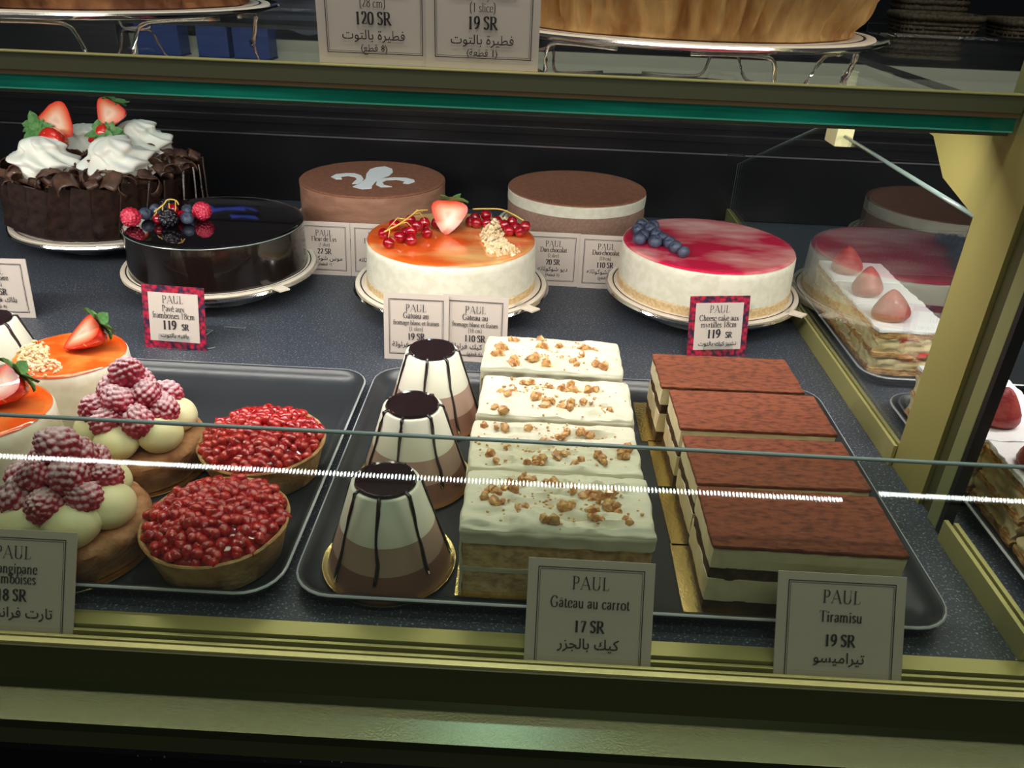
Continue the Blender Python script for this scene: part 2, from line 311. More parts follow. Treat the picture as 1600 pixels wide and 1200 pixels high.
# glass shelf and beam
cp('glass_shelf', box('glass_shelf', XL, 0.2775, 0.4885, 1.13, 0.2478, 0.2560, M['glass']), 'thick glass shelf')
cp('shelf_edge', box('shelf_edge', XL, 0.2775, 0.4860, 0.4885, 0.2485, 0.2560, M['greenedge']), 'emerald green polished shelf edge')
cp('shelf_arris', box('shelf_arris', XL, 0.2775, 0.4858, 0.4885, 0.2476, 0.2485, M['greenline']), 'bright green lower arris')
cp('shelf_beam', box('shelf_beam', XL, 0.2790, 0.4850, 0.4900, 0.2585, 0.2683, M['beam'], 0.0003), 'grey olive metal beam')
cp('beam_lip', box('beam_lip', XL, 0.2790, 0.4845, 0.4930, 0.2683, 0.2688, M['brass']), 'pale metal beam lip')
cp('beam_seal', box('beam_seal', XL, 0.2790, 0.4853, 0.4900, 0.2560, 0.2585, M['copperedge']), 'brown seal strip')
cp('lamp_channel', box('lamp_channel', XL, 0.2775, 0.4895, 0.5080, 0.2450, 0.2477, M['beam']))
# divider
cp('divider_rail', box('divider_rail', 0.277, 0.2795, 0.503, 1.125, 0, 0.018, M['brass'], 0.0003), 'yellow green metal divider rail')
cp('divider_rail', box('divider_rail', 0.2835, 0.2860, 0.503, 1.125, 0, 0.016, M['brass'], 0.0003), 'yellow green metal divider rail')
cp('divider_rail', box('divider_rail', 0.277, 0.2800, 0.3155, 0.418, 0, 0.016, M['brass'], 0.0003), 'yellow green metal divider rail')
cp('divider_rail', box('divider_rail', 0.2840, 0.2870, 0.3155, 0.418, 0, 0.014, M['brass'], 0.0003), 'yellow green metal divider rail')
pane = [(0.503, 0.004), (1.122, 0.004), (1.122, 0.0825), (0.812, 0.1925), (0.503, 0.1925)]
cp('divider_pane', prism('divider_pane', pane, 0.003, M['paneglass'], at=0.2798), 'clear glass divider')
cp('pane_edge', tube('pane_edge', [(0.2813, 0.503, 0.1928), (0.2813, 0.812, 0.1928)], 0.0016, M['glassedge']), 'polished glass edge')
cp('pane_edge', tube('pane_edge', [(0.2813, 0.812, 0.1928), (0.2813, 1.122, 0.0828), (0.2813, 1.122, 0.006)], 0.0006, M['glassedge']), 'polished glass edge')
# clip between the pane and the shelf
cl = cp('shelf_clip', box('shelf_clip', 0.2735, 0.2890, 0.752, 0.782, 0.1835, 0.2000, M['clip'], 0.001), 'cream plastic clip')
obj('clip_neck', lathe('clip_neck', [(0, .2)] + [q for k in range(12) for q in ((0.0062, .2 + k * .004), (0.0075, .202 + k * .004))] + [(0, .2475)], M['clip'], 16), cl, (0.2815, 0.775, 0))
# post and bracket
post = [(0.418, 0.0), (0.503, 0.0), (0.503, 0.196), (0.552, 0.203), (0.585, 0.227), (0.6175, 0.2255), (0.64, 0.2475), (0.4930, 0.2475), (0.4930, 0.50), (0.418, 0.50)]
post = [(0.456, 0.0), (0.503, 0.0), (0.503, 0.193), (0.555, 0.2045), (0.585, 0.2265), (0.620, 0.2290), (0.64, 0.2474), (0.456, 0.2474)]
cp('post_plate', prism('post_plate', post, 0.006, M['brasspale'], at=0.2803), 'pale champagne bracket plate')
cp('post_core', box('post_core', 0.2835, 0.289, 0.438, 0.456, 0.0, 0.50, M['oliveshade']), 'recessed post channel with groove shade in its colour')  # groove shadow painted as a darker olive
cp('post_channel', box('post_channel', 0.2800, 0.2885, 0.428, 0.441, 0.0, 0.50, M['olive'], 0.001), 'olive metal post')
cp('post_upper', box('post_upper', 0.2803, 0.2863, 0.456, 0.503, 0.2474, 0.50, M['olive']))
cp('post_gasket', box('post_gasket', 0.2802, 0.2875, 0.4235, 0.428, 0.0, 0.50, M['gasket']), 'black rubber gasket')
# shelf of the neighbouring section
cp('glass_shelf', box('glass_shelf', 0.297, XR, 0.4885, 1.13, 0.2478, 0.2560, M['glass']), 'thick glass shelf')
cp('shelf_edge', box('shelf_edge', 0.297, XR, 0.4860, 0.4885, 0.2478, 0.2560, M['greenedge']), 'emerald green polished shelf edge')
# leaning front glass
fg = []
la = math.atan(0.53)
for (d, s) in ((0.0, -0.0055), (0.1195, -0.0055), (0.1195, 0), (0.0, 0)):
    fg.append((0.2975 + d * sin(la) + s * cos(la), -0.004 + d * cos(la) - s * sin(la)))
cp('front_glass', prism('front_glass', fg, XR - XL, M['glassfront'], at=XL), 'leaning front glass pane')
ty, tz = 0.2975 + 0.1197 * sin(la) - 0.0028 * cos(la), -0.004 + 0.1197 * cos(la) + 0.0028 * sin(la)
cp('glass_top_edge', tube('glass_top_edge', [(XL, ty, tz), (XR, ty, tz)], 0.00115, M['glassedge']), 'polished top edge of the front glass')
# staff side ledge behind the case
cp('service_rail', box('service_rail', XL, XR, 1.205, 1.217, 0.303, 0.335, M['ledge'], 0.001), 'cream painted staff side rail')
cp('service_shelf', box('service_shelf', -0.80, -0.30, 1.15, 1.22, 0.279, 0.285, M['blackframe'], 0.001), 'narrow dark staff side shelf')

# led strips high on the opposite side of the aisle, mirrored in the leaning glass
def ledstrip(x0, x1, y, z, label):
    t = thing('led_strip_lamp', label, 'lamp', ((x0 + x1) / 2, y, z))
    h = (x1 - x0) / 2
    obj('housing', box('housing', -h, h, -0.03, -0.004, -0.012, 0.012, M['housing']), t)
    bm = bmesh.new(); n = int((x1 - x0) / 0.0105)
    for i in range(n):
        for dz, dx in ((0, 0),):
            x = -h + i * 0.0105 + dx
            q = [bm.verts.new((x + a, 0, dz + b)) for a, b in ((-.0025, 0), (0, -.0085), (.0025, 0), (0, .0085))]
            bm.faces.new(q[::-1])
    obj('diode_row', mesh_from(bm, 'diode_row', M['led'], False), t, kind='stuff')
    return t
ledstrip(-1.9, 0.93, -1.40, 0.716, 'long thin white diode strip seen mirrored across the front glass')
ledstrip(1.03, 2.2, -1.40, 0.74, 'shorter white diode strip mirrored in the glass in front of the post')

# ------------------------------------------------------------------ lettering
GL = {}
for line in '''A|78|t 4 0 38 100;p 38 102 72 0;t 16 34 60 34;s 4 0 10;s 72 0 11
P|60|p 14 0 14 100;c 14 99 38 98 50 86 50 72 48 58 32 48 14 50;s 14 0 12;s 9 100 8
U|76|p 14 100 14 35;c 14 35 18 8 38 0 56 8 62 35;t 62 35 62 100;s 14 100 11;s 62 100 10
L|58|p 14 0 14 100;t 14 1 50 1;t 50 0 54 22;s 14 100 12;s 10 0 8
G|76|c 64 80 46 100 20 92 7 50 20 6 44 0 62 10;p 62 10 62 42;s 60 42 11
T|66|p 33 0 33 100;t 4 98 62 98;t 4 98 3 80;t 62 98 63 80;s 33 0 12
S|52|c 44 82 30 100 10 88 14 66 38 46 42 18 24 0 8 14;t 44 80 45 99;t 8 18 7 0
R|70|p 14 0 14 100;c 14 99 38 98 50 86 50 72 48 58 32 50 14 50;p 30 50 62 0;s 14 0 12;s 64 0 8;s 9 100 8
D|74|p 14 0 14 100;c 14 98 40 98 62 80 66 50 60 18 40 2 14 1;s 10 0 8;s 9 100 8
F|56|p 14 0 14 100;t 14 98 50 98;t 50 98 51 78;t 14 52 40 52;s 14 0 12;s 9 100 8
N|80|t 12 0 12 100;p 10 102 66 0;t 66 0 66 100;s 12 0 9;s 66 100 9;s 6 100 8
C|70|c 62 80 46 100 20 92 7 50 20 6 44 0 62 18;t 62 78 63 96
a|46|c 8 50 18 62 32 58 35 42;p 35 44 35 5;c 35 36 12 28 8 13 18 0 35 12;t 35 4 43 2
b|52|p 12 102 12 4;c 12 46 26 62 42 52 46 30 40 6 26 0 12 8;s 8 102 5
c|44|c 38 50 26 63 12 54 7 30 14 4 28 0 40 10
d|54|p 40 102 40 0;c 40 50 24 63 10 52 6 30 12 4 26 0 40 10;s 36 102 5;s 44 0 5
e|46|t 8 34 39 36;c 39 36 36 56 23 63 10 52 7 30 14 4 28 0 41 12
f|30|c 36 96 26 102 16 90 15 62;p 15 62 15 0;t 4 62 30 62;s 15 0 10
g|48|c 22 62 8 54 8 36 22 26 36 36 36 54 22 62;c 16 26 8 16 20 6 38 0 42 -14 24 -30 6 -22 8 -6 20 4;t 34 58 46 62
h|56|p 12 102 12 0;c 12 44 26 62 40 54 41 38;p 41 40 41 0;s 12 0 9;s 41 0 9;s 8 102 5
i|26|p 13 62 13 0;d 13 86;s 13 0 9;s 9 62 5
k|52|p 12 102 12 0;t 12 26 40 60;p 22 36 46 0;s 12 0 9;s 46 0 7;s 40 61 7
l|26|p 13 102 13 0;s 13 0 9;s 9 102 5
m|84|p 12 62 12 0;c 12 44 26 62 38 54 40 38;p 40 40 40 0;c 40 44 54 62 66 54 69 38;p 69 40 69 0;s 12 0 9;s 40 0 9;s 69 0 9;s 8 62 5
n|56|p 12 62 12 0;c 12 44 26 62 40 54 41 38;p 41 40 41 0;s 12 0 9;s 41 0 9;s 8 62 5
o|50|c 25 63 9 52 6 31 10 10 25 0 40 10 44 31 41 52 25 63
p|52|p 12 62 12 -30;c 12 46 26 62 42 52 46 30 40 6 26 0 12 8;s 12 -30 9;s 8 62 5
r|38|p 12 62 12 0;c 12 42 22 60 34 58;s 12 0 9;s 8 62 5
s|38|c 31 50 20 63 8 52 14 36 28 26 32 12 20 0 7 10
t|32|c 14 80 14 50 14 12 21 0 31 6;t 3 61 28 61
u|56|p 12 62 12 20;c 12 22 18 2 30 1 41 14;p 41 62 41 0;s 8 62 5;s 37 62 5;s 45 0 5
v|48|p 6 62 24 0;t 24 0 42 62;s 6 62 7;s 42 62 7
x|48|p 6 62 40 0;t 40 62 6 0;s 6 62 7;s 40 62 7;s 6 0 7;s 40 0 7
y|48|p 6 62 25 2;t 42 62 25 2 16 -26 5 -28;s 6 62 7;s 42 62 7
0|54|c 27 98 11 84 7 49 12 12 27 0 42 12 47 49 43 84 27 98
1|54|p 28 0 28 98;t 28 96 14 86;s 28 0 12
2|54|c 10 76 16 96 34 96 42 78 36 54 10 6;p 9 5 46 5;t 46 4 49 20
5|54|t 16 96 44 96;t 16 96 14 56;c 14 56 30 60 44 46 42 16 24 0 8 8
6|54|c 42 96 20 78 9 36 18 4 34 0 46 20 44 48 28 58 12 44
7|54|t 10 94 46 95;p 46 95 22 0;t 10 95 9 80
8|54|c 27 98 12 84 14 64 40 46 46 22 27 0 9 20 14 44 40 66 42 86 27 98
9|54|c 12 2 34 18 46 60 38 94 24 98 10 80 12 52 28 42 44 56
(|30|c 24 110 10 78 8 40 12 0 24 -22
)|30|c 6 110 20 78 22 40 18 0 6 -22'''.split('\n'):
    ch, w, st = line.split('|'); GL[ch] = (int(w), st)
GL['â'] = (46, GL['a'][1] + ';t 12 74 22 90 34 74'); GL['ê'] = (46, GL['e'][1] + ';t 12 74 24 90 36 74'); GL['é'] = (46, GL['e'][1] + ';p 20 74 32 92'); GL[' '] = (26, '')
def text_geo(V, Fc, s, cx, z, size, weight=1.0, track=0, y=-0.0008):
    wd = sum(GL[c][0] + track for c in s) - track; x0 = cx - wd * size / 200; k = size / 100
    for c in s:
        w, st = GL[c]
        for part in st.split(';'):
            q = part.split()
            if not q: continue
            n = list(map(float, q[1:]))
            if q[0] == 's': pts = [(n[0] - n[2], n[1]), (n[0] + n[2], n[1])]
            elif q[0] == 'd': pts = [(n[0], n[1] - 6), (n[0], n[1] + 6)]
            else: pts = list(zip(n[::2], n[1::2]))
            if q[0] == 'c': pts = [(p.x, p.y) for p in cat([(a, b, 0) for a, b in pts], 4)]
            base = len(V); m = len(pts)
            for i, (px, pz) in enumerate(pts):
                a = pts[max(i - 1, 0)]; b = pts[min(i + 1, m - 1)]; dx, dz = b[0] - a[0], b[1] - a[1]; l = math.hypot(dx, dz) or 1
                if q[0] in 'ts': t = 4.2
                else: t = 4.5 + 8 * abs(dz) / l
                t *= weight / 2
                nx, nz_ = -dz / l * t, dx / l * t
                V.append((x0 + (px + nx) * k, y, z + (pz + nz_) * k)); V.append((x0 + (px - nx) * k, y, z + (pz - nz_) * k))
            for i in range(m - 1): Fc.append((base + 2 * i, base + 2 * i + 1, base + 2 * i + 3, base + 2 * i + 2))
        x0 += (w + track) * k
def text_mesh(rows, m):
    V = []; Fc = []
    for r in rows: text_geo(V, Fc, *r)
    return pyd('lettering', V, Fc, m, False)
AR = {}
_b = 0xFE8D
for ch, forms in (('ا', 2), ('ب', 4), ('ة', 2), ('ت', 4), ('ث', 4), ('ج', 4), ('ح', 4), ('خ', 4), ('د', 2), ('ذ', 2), ('ر', 2), ('ز', 2), ('س', 4), ('ش', 4), ('ص', 4), ('ض', 4), ('ط', 4), ('ظ', 4), ('ع', 4), ('غ', 4), ('ف', 4), ('ق', 4), ('ك', 4), ('ل', 4), ('م', 4), ('ن', 4), ('ه', 4), ('و', 2), ('ى', 2), ('ي', 4)):
    AR[ch] = (_b, forms); _b += forms
def shape(s):
    out = []
    for i, ch in enumerate(s):
        if ch not in AR: out.append({'(': ')', ')': '('}.get(ch, ch)); continue
        b, n = AR[ch]; prev = i > 0 and s[i - 1] in AR and AR[s[i - 1]][1] == 4; nxt = n == 4 and i + 1 < len(s) and s[i + 1] in AR
        out.append(chr(b + (3 if prev and nxt else 2 if nxt else 1 if prev else 0)))
    return ''.join(out[::-1])
_am = {}
def arabic_mesh(s, size, m):
    key = (s, size)
    if key in _am: return _am[key]
    c = bpy.data.curves.new('t', 'FONT'); c.body = shape(s); c.size = size; c.align_x = 'CENTER'; c.resolution_u = 1; c.offset = size * 0.006
    o = bpy.data.objects.new('t', c); COL.objects.link(o); bpy.context.view_layer.update()
    me = bpy.data.meshes.new_from_object(o.evaluated_get(bpy.context.evaluated_depsgraph_get())); bpy.data.objects.remove(o); bpy.data.curves.remove(c)
    for v in me.vertices: v.co = Vector((v.co.x, -0.0008, v.co.y))
    me.materials.clear(); me.materials.append(m); me.name = 'arabic_lettering'; _am[key] = me; return me
def card(label, loc, rotz, lean, w, h, rows, arabic=(), berry=False, z0=0.0, borders=None, group=None, x_over=None, holder=True):
    t = thing('price_card', label, 'price card', loc, (-lean, 0, rotz), group)
    obj('card_sheet', box('card_sheet', -w / 2, w / 2, 0, 0.0009, z0, h, M['berryprint'] if berry else M['card']), t)
    if berry:
        obj('label_panel', box('label_panel', -w * .40, w * .40, -0.0003, 0, h * .12, h * .89, M['card']), t, label='plain cream panel')
        V = []; Fc = []
        obj('clip_stand', prism('clip_stand', [(-0.004, 0.0), (-0.002, 0.0), (-0.0012, 0.014), (-0.0022, 0.014)], w * .5, M['acrylic'], at=-w * .25), t, label='clear acrylic front clip')
        bm = bmesh.new(); tubemesh(bm, [(w * .2, 0.001, 0.002), (w * .34, 0.034, 0.012), (w * .2, 0.034, 0.012)], 0.0006, 5)
        tubemesh(bm, [(w * .5, 0.002, 0.002), (w * .75, 0.030, 0.001), (w * .76, 0.052, 0.012), (w * .4, 0.052, 0.012)], 0.0006, 5)
        obj('acrylic_foot', mesh_from(bm, 'acrylic_foot', M['glassedge']), t, label='clear bent acrylic foot')
    else:
        V = []; Fc = []; bs = borders or [(-w * .42, w * .42)]
        for (xa, xb) in bs:
            for off, th in ((0, 0.00045), (0.0011, 0.0002)):
                a, b, lo, hi = xa + off, xb - off, (h * .09 if z0 >= 0 else z0) + off, h * .92 - off
                for (p, q, r, s) in ((a, b, lo, lo + th), (a, b, hi - th, hi), (a, a + th, lo, hi), (b - th, b, lo, hi)):
                    n = len(V); V += [(p, -0.0005, r), (q, -0.0005, r), (q, -0.0005, s), (p, -0.0005, s)]; Fc.append((n, n + 1, n + 2, n + 3))
        obj('printed_border', pyd('printed_border', V, Fc, M['ink'], False), t)
    obj('lettering', text_mesh(rows, M['ink']), t)
    for (s, x, z, size) in arabic: obj('arabic_lettering', arabic_mesh(s, size, M['ink']), t, (x, 0, z))
    return t
def frontcard(label, x, name_rows, price, ar, yy=0.3022):
    w, h = 0.068, 0.0515
    rows = [('PAUL', 0, h - .0155, .0068, .8, 8)] + [(s, 0, h - .0255 - i * .0056 + (.002 if len(name_rows) > 1 else 0), .0056 if len(name_rows) > 1 else .0058, 1, 2) for i, s in enumerate(name_rows)] + [(price, 0, h - .0385, .0062, 1.5, 3)]
    return card(label, (x, yy, 0.0), 0.0, la, w, h, rows, [(ar, 0, h - .0475, .0078)], z0=-0.006)
frontcard('cream price card lettered Gâteau au carrot standing before the front carrot cake slice', 0.0408, ['Gâteau au carrot'], '17 SR', 'كيك بالجزر')
frontcard('cream price card lettered Tiramisu standing in the front slot at the right', 0.1745, ['Tiramisu'], '19 SR', 'تيراميسو')
frontcard('cream price card for frangipane tart, cut off at the lower left edge of the photo', -0.2725, ['Frangipane', 'framboises'], '18 SR', 'تارت فرانجيبان')
def small(label, x, y, rotz, lines, price, ar, ar2=None, unit='(1 slice)', w=0.0585, h=0.062, bs=None, dz=0.0):
    n = len(lines); rows = [('PAUL', 0, h * .74, .0065, .8, 6)]
    for i, s in enumerate(lines): rows.append((s, 0, h * .64 - i * .0062, .0054 if len(s) < 16 else .0042, 1, 0))
    z = h * .64 - n * .0058
    rows.append((unit, 0, z, .0038, .8, 0)); rows.append((price, 0, z - .0085, .0060, 1.4, 2))
    arr = [(ar, 0, z - .0155, .0068)]
    if ar2: arr.append((ar2, 0, z - .0215, .0046))
    return card(label, (x, y, dz), rotz, rad(8), w, h, rows, arr)
small('price card at 19 SR for a slice, before the orange glazed cheesecake', -0.1003, 0.6380, 0, ['Gâteau au', 'fromage blanc et fraises'], '19 SR', 'تشيز كيك فراولة')
small('price card at 110 SR, right half of the pair before the orange glazed cheesecake', -0.0475, 0.6400, rad(-2), ['Gâteau au', 'fromage blanc et fraises'], '110 SR', 'تشيز كيك فراولة', '(6 قطع)', '(18 cm)')
small('price card lettered Fleur de Lys at 22 SR, right of the black glazed cake', -0.2330, 0.838, 0, ['Fleur de Lys'], '22 SR', 'موس شوكولاته', '(1 قطعة)', h=0.060)
small('second card below the fleur de lis cake, mostly hidden by the orange cheesecake', -0.1740, 0.838, 0, ['Fleur de Lys'], '110 SR', 'موس شوكولاته', '(6 قطع)', '(18 cm)', h=0.060)
small('price card lettered Duo chocolat at 20 SR, left one under the two tone cake', 0.0245, 0.838, 0, ['Duo chocolat'], '20 SR', 'ديو شوكولاته', '(1 قطعة)', h=0.060)
small('price card lettered Duo chocolat at 110 SR, right one beside the pink cheesecake', 0.0825, 0.836, 0, ['Duo chocolat'], '110 SR', 'ديو بالشوكولاته', '(6 قطع)', '(18 cm)', h=0.060)
small('price card for the black forest cake, cut by the left edge of the photo', -0.5120, 0.685, rad(4), ['Forêt Noire'], '120 SR', 'بلاك فورست', '(8 قطع)', '(28 cm)', w=0.064, h=0.058)
def berrycard(label, x, y, rotz, l1, l2, ar):
    w, h = 0.058, 0.058
    return card(label, (x, y, 0), rotz, rad(13), w, h, [('PAUL', 0, h * .73, .0068, .8, 6), (l1, 0, h * .60, .0056, .9, 0), (l2, 0, h * .49, .0056, .9, 0), ('119', -.0045, h * .315, .0082, 1.6, 0), ('SR', .0105, h * .315, .0055, 1.6, 0)], [(ar, 0, h * .19, .0055)], berry=True)
berrycard('berry framed price card lettered Pavé aux framboises before the black glazed cake', -0.3210, 0.636, rad(-3), 'Pavé aux', 'framboises 18cm', 'بافيه بالتوت')
berrycard('berry framed price card lettered Cheese cake aux myrtilles before the pink cheesecake', 0.1800, 0.676, rad(9), 'Cheese cake aux', 'myrtilles 18cm', 'تشيز كيك بالتوت')
for x, sz_, ar_, pr_, l in ((-.0975, '(28 cm)', '(8 قطع)', '120 SR', 'left card of the pair for blueberry tart on the upper shelf edge, 120 SR'), (-.0345, '(1 slice)', '(1 قطعة)', '19 SR', 'right card of the pair for blueberry tart on the upper shelf edge, 19 SR')):
    card(l, (x, 0.4935 - (.0006 if x > -.05 else 0), 0.2690), 0, 0, .0655, .064, [('Tarte myrtilles', 0, .0375, .0062, 1, 0), (sz_, 0, .0305, .0046, .8, 0), (pr_, 0, .0215, .0066, 1.5, 2), ('PAUL', 0, .050, .007, .8, 6)],
         [('فطيرة بالتوت', 0, .0135, .0070), (ar_, 0, .0072, .0052)], borders=[(-.0275, .0285)])

# ------------------------------------------------------------------ fruit meshes
def drupes(name, m, r, lng, n, bump, hollow=False, sub=5):
    pts = [Vector((math.sqrt(1 - (1 - 2 * (i + .5) / n) ** 2) * cos(i * 2.39996), math.sqrt(1 - (1 - 2 * (i + .5) / n) ** 2) * sin(i * 2.39996), 1 - 2 * (i + .5) / n)) for i in range(n)]
    RJ = random.Random(n); pts = [(p + Vector((RJ.uniform(-.09, .09), RJ.uniform(-.09, .09), RJ.uniform(-.09, .09)))).normalized() for p in pts]
    def fn(v):
        d = min((v - p).length for p in pts) / (1.9 / math.sqrt(n))
        k = 1 + bump * (1 - min(d, 1.15) ** 2 * 1.6)
        w = v * k; w.z *= lng
        if w.z > 0: w.x *= 1 - .22 * w.z; w.y *= 1 - .22 * w.z
        if hollow and v.z < -.8: w.z += (-.8 - v.z) * 4.2
        return w
    return ico(name, r, sub, m, fn)
ME = {}
ME['rasp'] = [drupes('raspberry', M['rasp'], 0.0102, 1.12, n, .085) for n in (88, 96, 104)]
ME['raspf'] = drupes('raspberry', M['raspfresh'], 0.0102, 1.1, 92, .085, True)
ME['blackb'] = drupes('blackberry', M['black'], 0.0100, 1.05, 62, .11)
def bluefn(v):
    w = v.copy(); w.z *= .88
    if v.z > .75:
        rr = math.hypot(v.x, v.y); w.z -= .22 * max(0, 1 - rr / .42); a = math.atan2(v.y, v.x)
        if .3 < rr < .55: w.z += .09 * max(0, cos(5 * a))
    return w
ME['blueb'] = ico('blueberry', 0.0072, 4, M['blue'], bluefn)
ME['curr'] = ico('redcurrant', 0.0064, 3, M['currant'], lambda v: v * (1 + .16 * max(0, -v.z - .93) / .07))
def pomfn(v):
    w = v.copy(); w.z *= 1.35; w.x *= .95
    if w.z > 0: w.x *= 1 - .35 * w.z; w.y *= 1 - .35 * w.z
    return w
def pomv(k):
    return ico('pomegranate_seed', 0.0034, 2, M['pome'], lambda v: pomfn(v) * (1 + .14 * nz(v + Vector((k * 9, 0, 0)), 1.6)))
ME['pom'] = [pomv(k) for k in range(4)]
def strawr(t):   # radius along the length: t=0 tip .. 1 calyx
    T = ((0, 0), (.04, .075), (.12, .16), (.25, .26), (.42, .365), (.6, .455), (.75, .495), (.86, .475), (.94, .39), (1, .16))
    for (a, x), (b, y) in zip(T, T[1:]):
        if t <= b: return x + (y - x) * (t - a) / (b - a)
    return .16
def strawberry_mesh(half=False, m=None, L=0.034, n=28, k=20, wide=1.0):
    """tip towards -Z, calyx at +Z; a half keeps y<=0... the cut face looks to -Y"""
    v = []; f = []; seg = n if not half else n // 2
    for i in range(k + 1):
        t = i / k; r = strawr(t) * L * wide; z = (t - .5) * L
        for j in range(seg + (1 if half else 0)):
            a = 2 * pi * j / n
            d = 1 + .035 * nz((cos(a) * 2, sin(a) * 2, t * 5), 1.3)
            v.append((r * cos(a) * d, r * sin(a) * d * .9, z))
    row = seg + (1 if half else 0)
    for i in range(k):
        for j in range(row if not half else row - 1):
            j2 = (j + 1) % row
            f.append((i * row + j, i * row + j2, (i + 1) * row + j2, (i + 1) * row + j))
    if not half: f.append(tuple(range(k * row, (k + 1) * row)))
    return pyd('strawberry', v, f, m or M['straw'])
def flesh_mesh(L=0.034, k=20, wide=1.0):
    v = []; f = []; cols = []
    for si, s in enumerate((1.0, .93, .78, .5, .25, 0)):
        for i in range(2 * k):
            t = i / k if i <= k else (2 * k - i) / k
            r = strawr(t) * L * wide * (1 if i <= k else -1)
            v.append((r * s, -0.0002 - .0006 * (1 - s), (t - .5) * L * (s * .92 + .08 if s < 1 else 1) + (1 - s) * .06 * L))
            cols.append([(.66, .02, .008), (.70, .05, .018), (.74, .14, .06), (.82, .36, .22), (.86, .58, .44), (.82, .46, .32)][si])
    w = 2 * k
    for s in range(5):
        for i in range(w): f.append((s * w + i, s * w + (i + 1) % w, (s + 1) * w + (i + 1) % w, (s + 1) * w + i))
    me = pyd('cut_face', v, f, M['flesh']); a = me.color_attributes.new('flesh', 'FLOAT_COLOR', 'POINT')
    for i, c in enumerate(cols): a.data[i].color = (*c, 1)
    return me
def leaves_mesh(n=6, L=0.012, seed=1, droop=.5):
    R = random.Random(seed); v = []; f = []
    for i in range(n):
        a = 2 * pi * i / n + R.uniform(-.3, .3); l = L * R.uniform(.75, 1.2); dr = droop * R.uniform(-.2, 1.3)
        base = len(v)
        for q in range(5):
            t = q / 4; wv = .33 * l * math.sin(pi * (t * .85 + .12)) if q < 4 else 0
            x = l * t; z = l * (.35 * t - dr * t * t)
            for s in (-1, 0, 1): v.append((x * cos(a) - s * wv * sin(a), x * sin(a) + s * wv * cos(a), z + (0.12 * l * abs(s) * t)))
        for q in range(4):
            for s in range(2): b = base + q * 3 + s; f.append((b, b + 1, b + 4, b + 3))
    me = pyd('leaf_cap', v, f, M['leaf']); return me
ME['straw'] = strawberry_mesh(); ME['strawh'] = strawberry_mesh(True); ME['flesh'] = flesh_mesh()
ME['leaf'] = [leaves_mesh(7, .015, s, .45) for s in (1, 2, 3)]
ME['strawfrost'] = strawberry_mesh(False, M['strawd'], 0.036, wide=.95)
def look(zdir, face):
    z = Vector(zdir).normalized(); f = Vector(face); f = (f - z * f.dot(z)).normalized(); y = -f; x = y.cross(z)
    return Matrix((x, y, z)).transposed().to_euler()
def half_straw(parent, loc, rot, sc=1, li=0, leaves=True):
    s = obj('strawberry_half', ME['strawh'], parent, loc, rot, sc)
    obj('cut_face', ME['flesh'], s, label='pale pink cut face')
    if leaves: obj('leaf_cap', ME['leaf'][li], s, (0, 0.001, 0.0160), label='green leaf cap')
    return s

# ------------------------------------------------------------------ cake stands and boards
def board_mesh(r, ridge=True):
    return lathe('cake_board', [(0, 0), (r, 0), (r + .0004, .0008), (r, .0018), (r - .004, .0018), (r - .0045, .0012), (r - .0055, .0012), (r - .006, .0018), (0, .0018)], M['paper'])
bm_board = board_mesh(0.0985); ring = lathe('printed_ring', [(0.0928, 0.0014), (0.0940, 0.0014)], M['ink'])
stand_body = lathe('stand_foot', [(0, 0), (0.060, 0), (0.061, .001), (0.058, .004), (0.050, .012), (0.052, .020), (0, .020)], M['chrome'])
stand_top = lathe('stand_plate', [(0, .0185), (0.088, .0185), (0.0985, .0205), (0.1015, .0240), (0.1005, .0262), (0.097, .0258), (0, .0252)], M['chrome'])
def stand(x, y, what, bscale=1.0):
    t = thing('cake_stand', 'low polished steel turntable under ' + what, 'cake stand', (x, y, 0), group='steel cake stands')
    obj('stand_foot', stand_body, t, sc=(bscale, bscale, 1)); obj('stand_plate', stand_top, t, sc=(bscale, bscale, 1))
    b = thing('cake_board', 'round cream cardboard disc with dark ring under ' + what, 'cake board', (x, y, 0.0262), me=None)
    obj('disc', bm_board, b, sc=(bscale, bscale, 1)); obj('printed_ring', ring, b, (0, 0, .0004), sc=(bscale, bscale, 1))
    tab = [(0.088, -0.006), (0.112, -0.005), (0.113, 0.006), (0.088, 0.006)]
    obj('board_tab', prism('board_tab', [(a, c) for a, c in tab], 0.0015, M['paper'], 'z'), b, (0, 0, 0.0003), (0, 0, rad(-38)), sc=(bscale, bscale, 1))
CZ = 0.0280
P_BF = (-0.517, 0.930); P_PV = (-0.3314, 0.7897); P_FR = (-0.0818, 0.770); P_PK = (0.1815, 0.7890); P_LY = (-0.2045, 0.988); P_DU = (0.0532, 0.990)
stand(*P_BF, 'the black forest cake', 1.14); stand(*P_PV, 'the black glazed cake'); stand(*P_FR, 'the orange glazed cheesecake'); stand(*P_PK, 'the pink marbled cheesecake')
stand(*P_LY, 'the cocoa cake with fleur de lis'); stand(*P_DU, 'the two tone chocolate cake')

def layer(name, r, z0, z1, m, parent, amp=0.0004, freq=60, rt=None, top_round=0.001, label=None):
    rt = rt or r; n = 6; prof = [(0, z0), (r, z0)] + [(r + (rt - r) * i / n, z0 + (z1 - top_round - z0) * i / n) for i in range(1, n + 1)] + [(rt - top_round, z1), (0, z1)]
    return obj(name, lathe(name, prof, m, 96, amp, freq), parent, label=label)

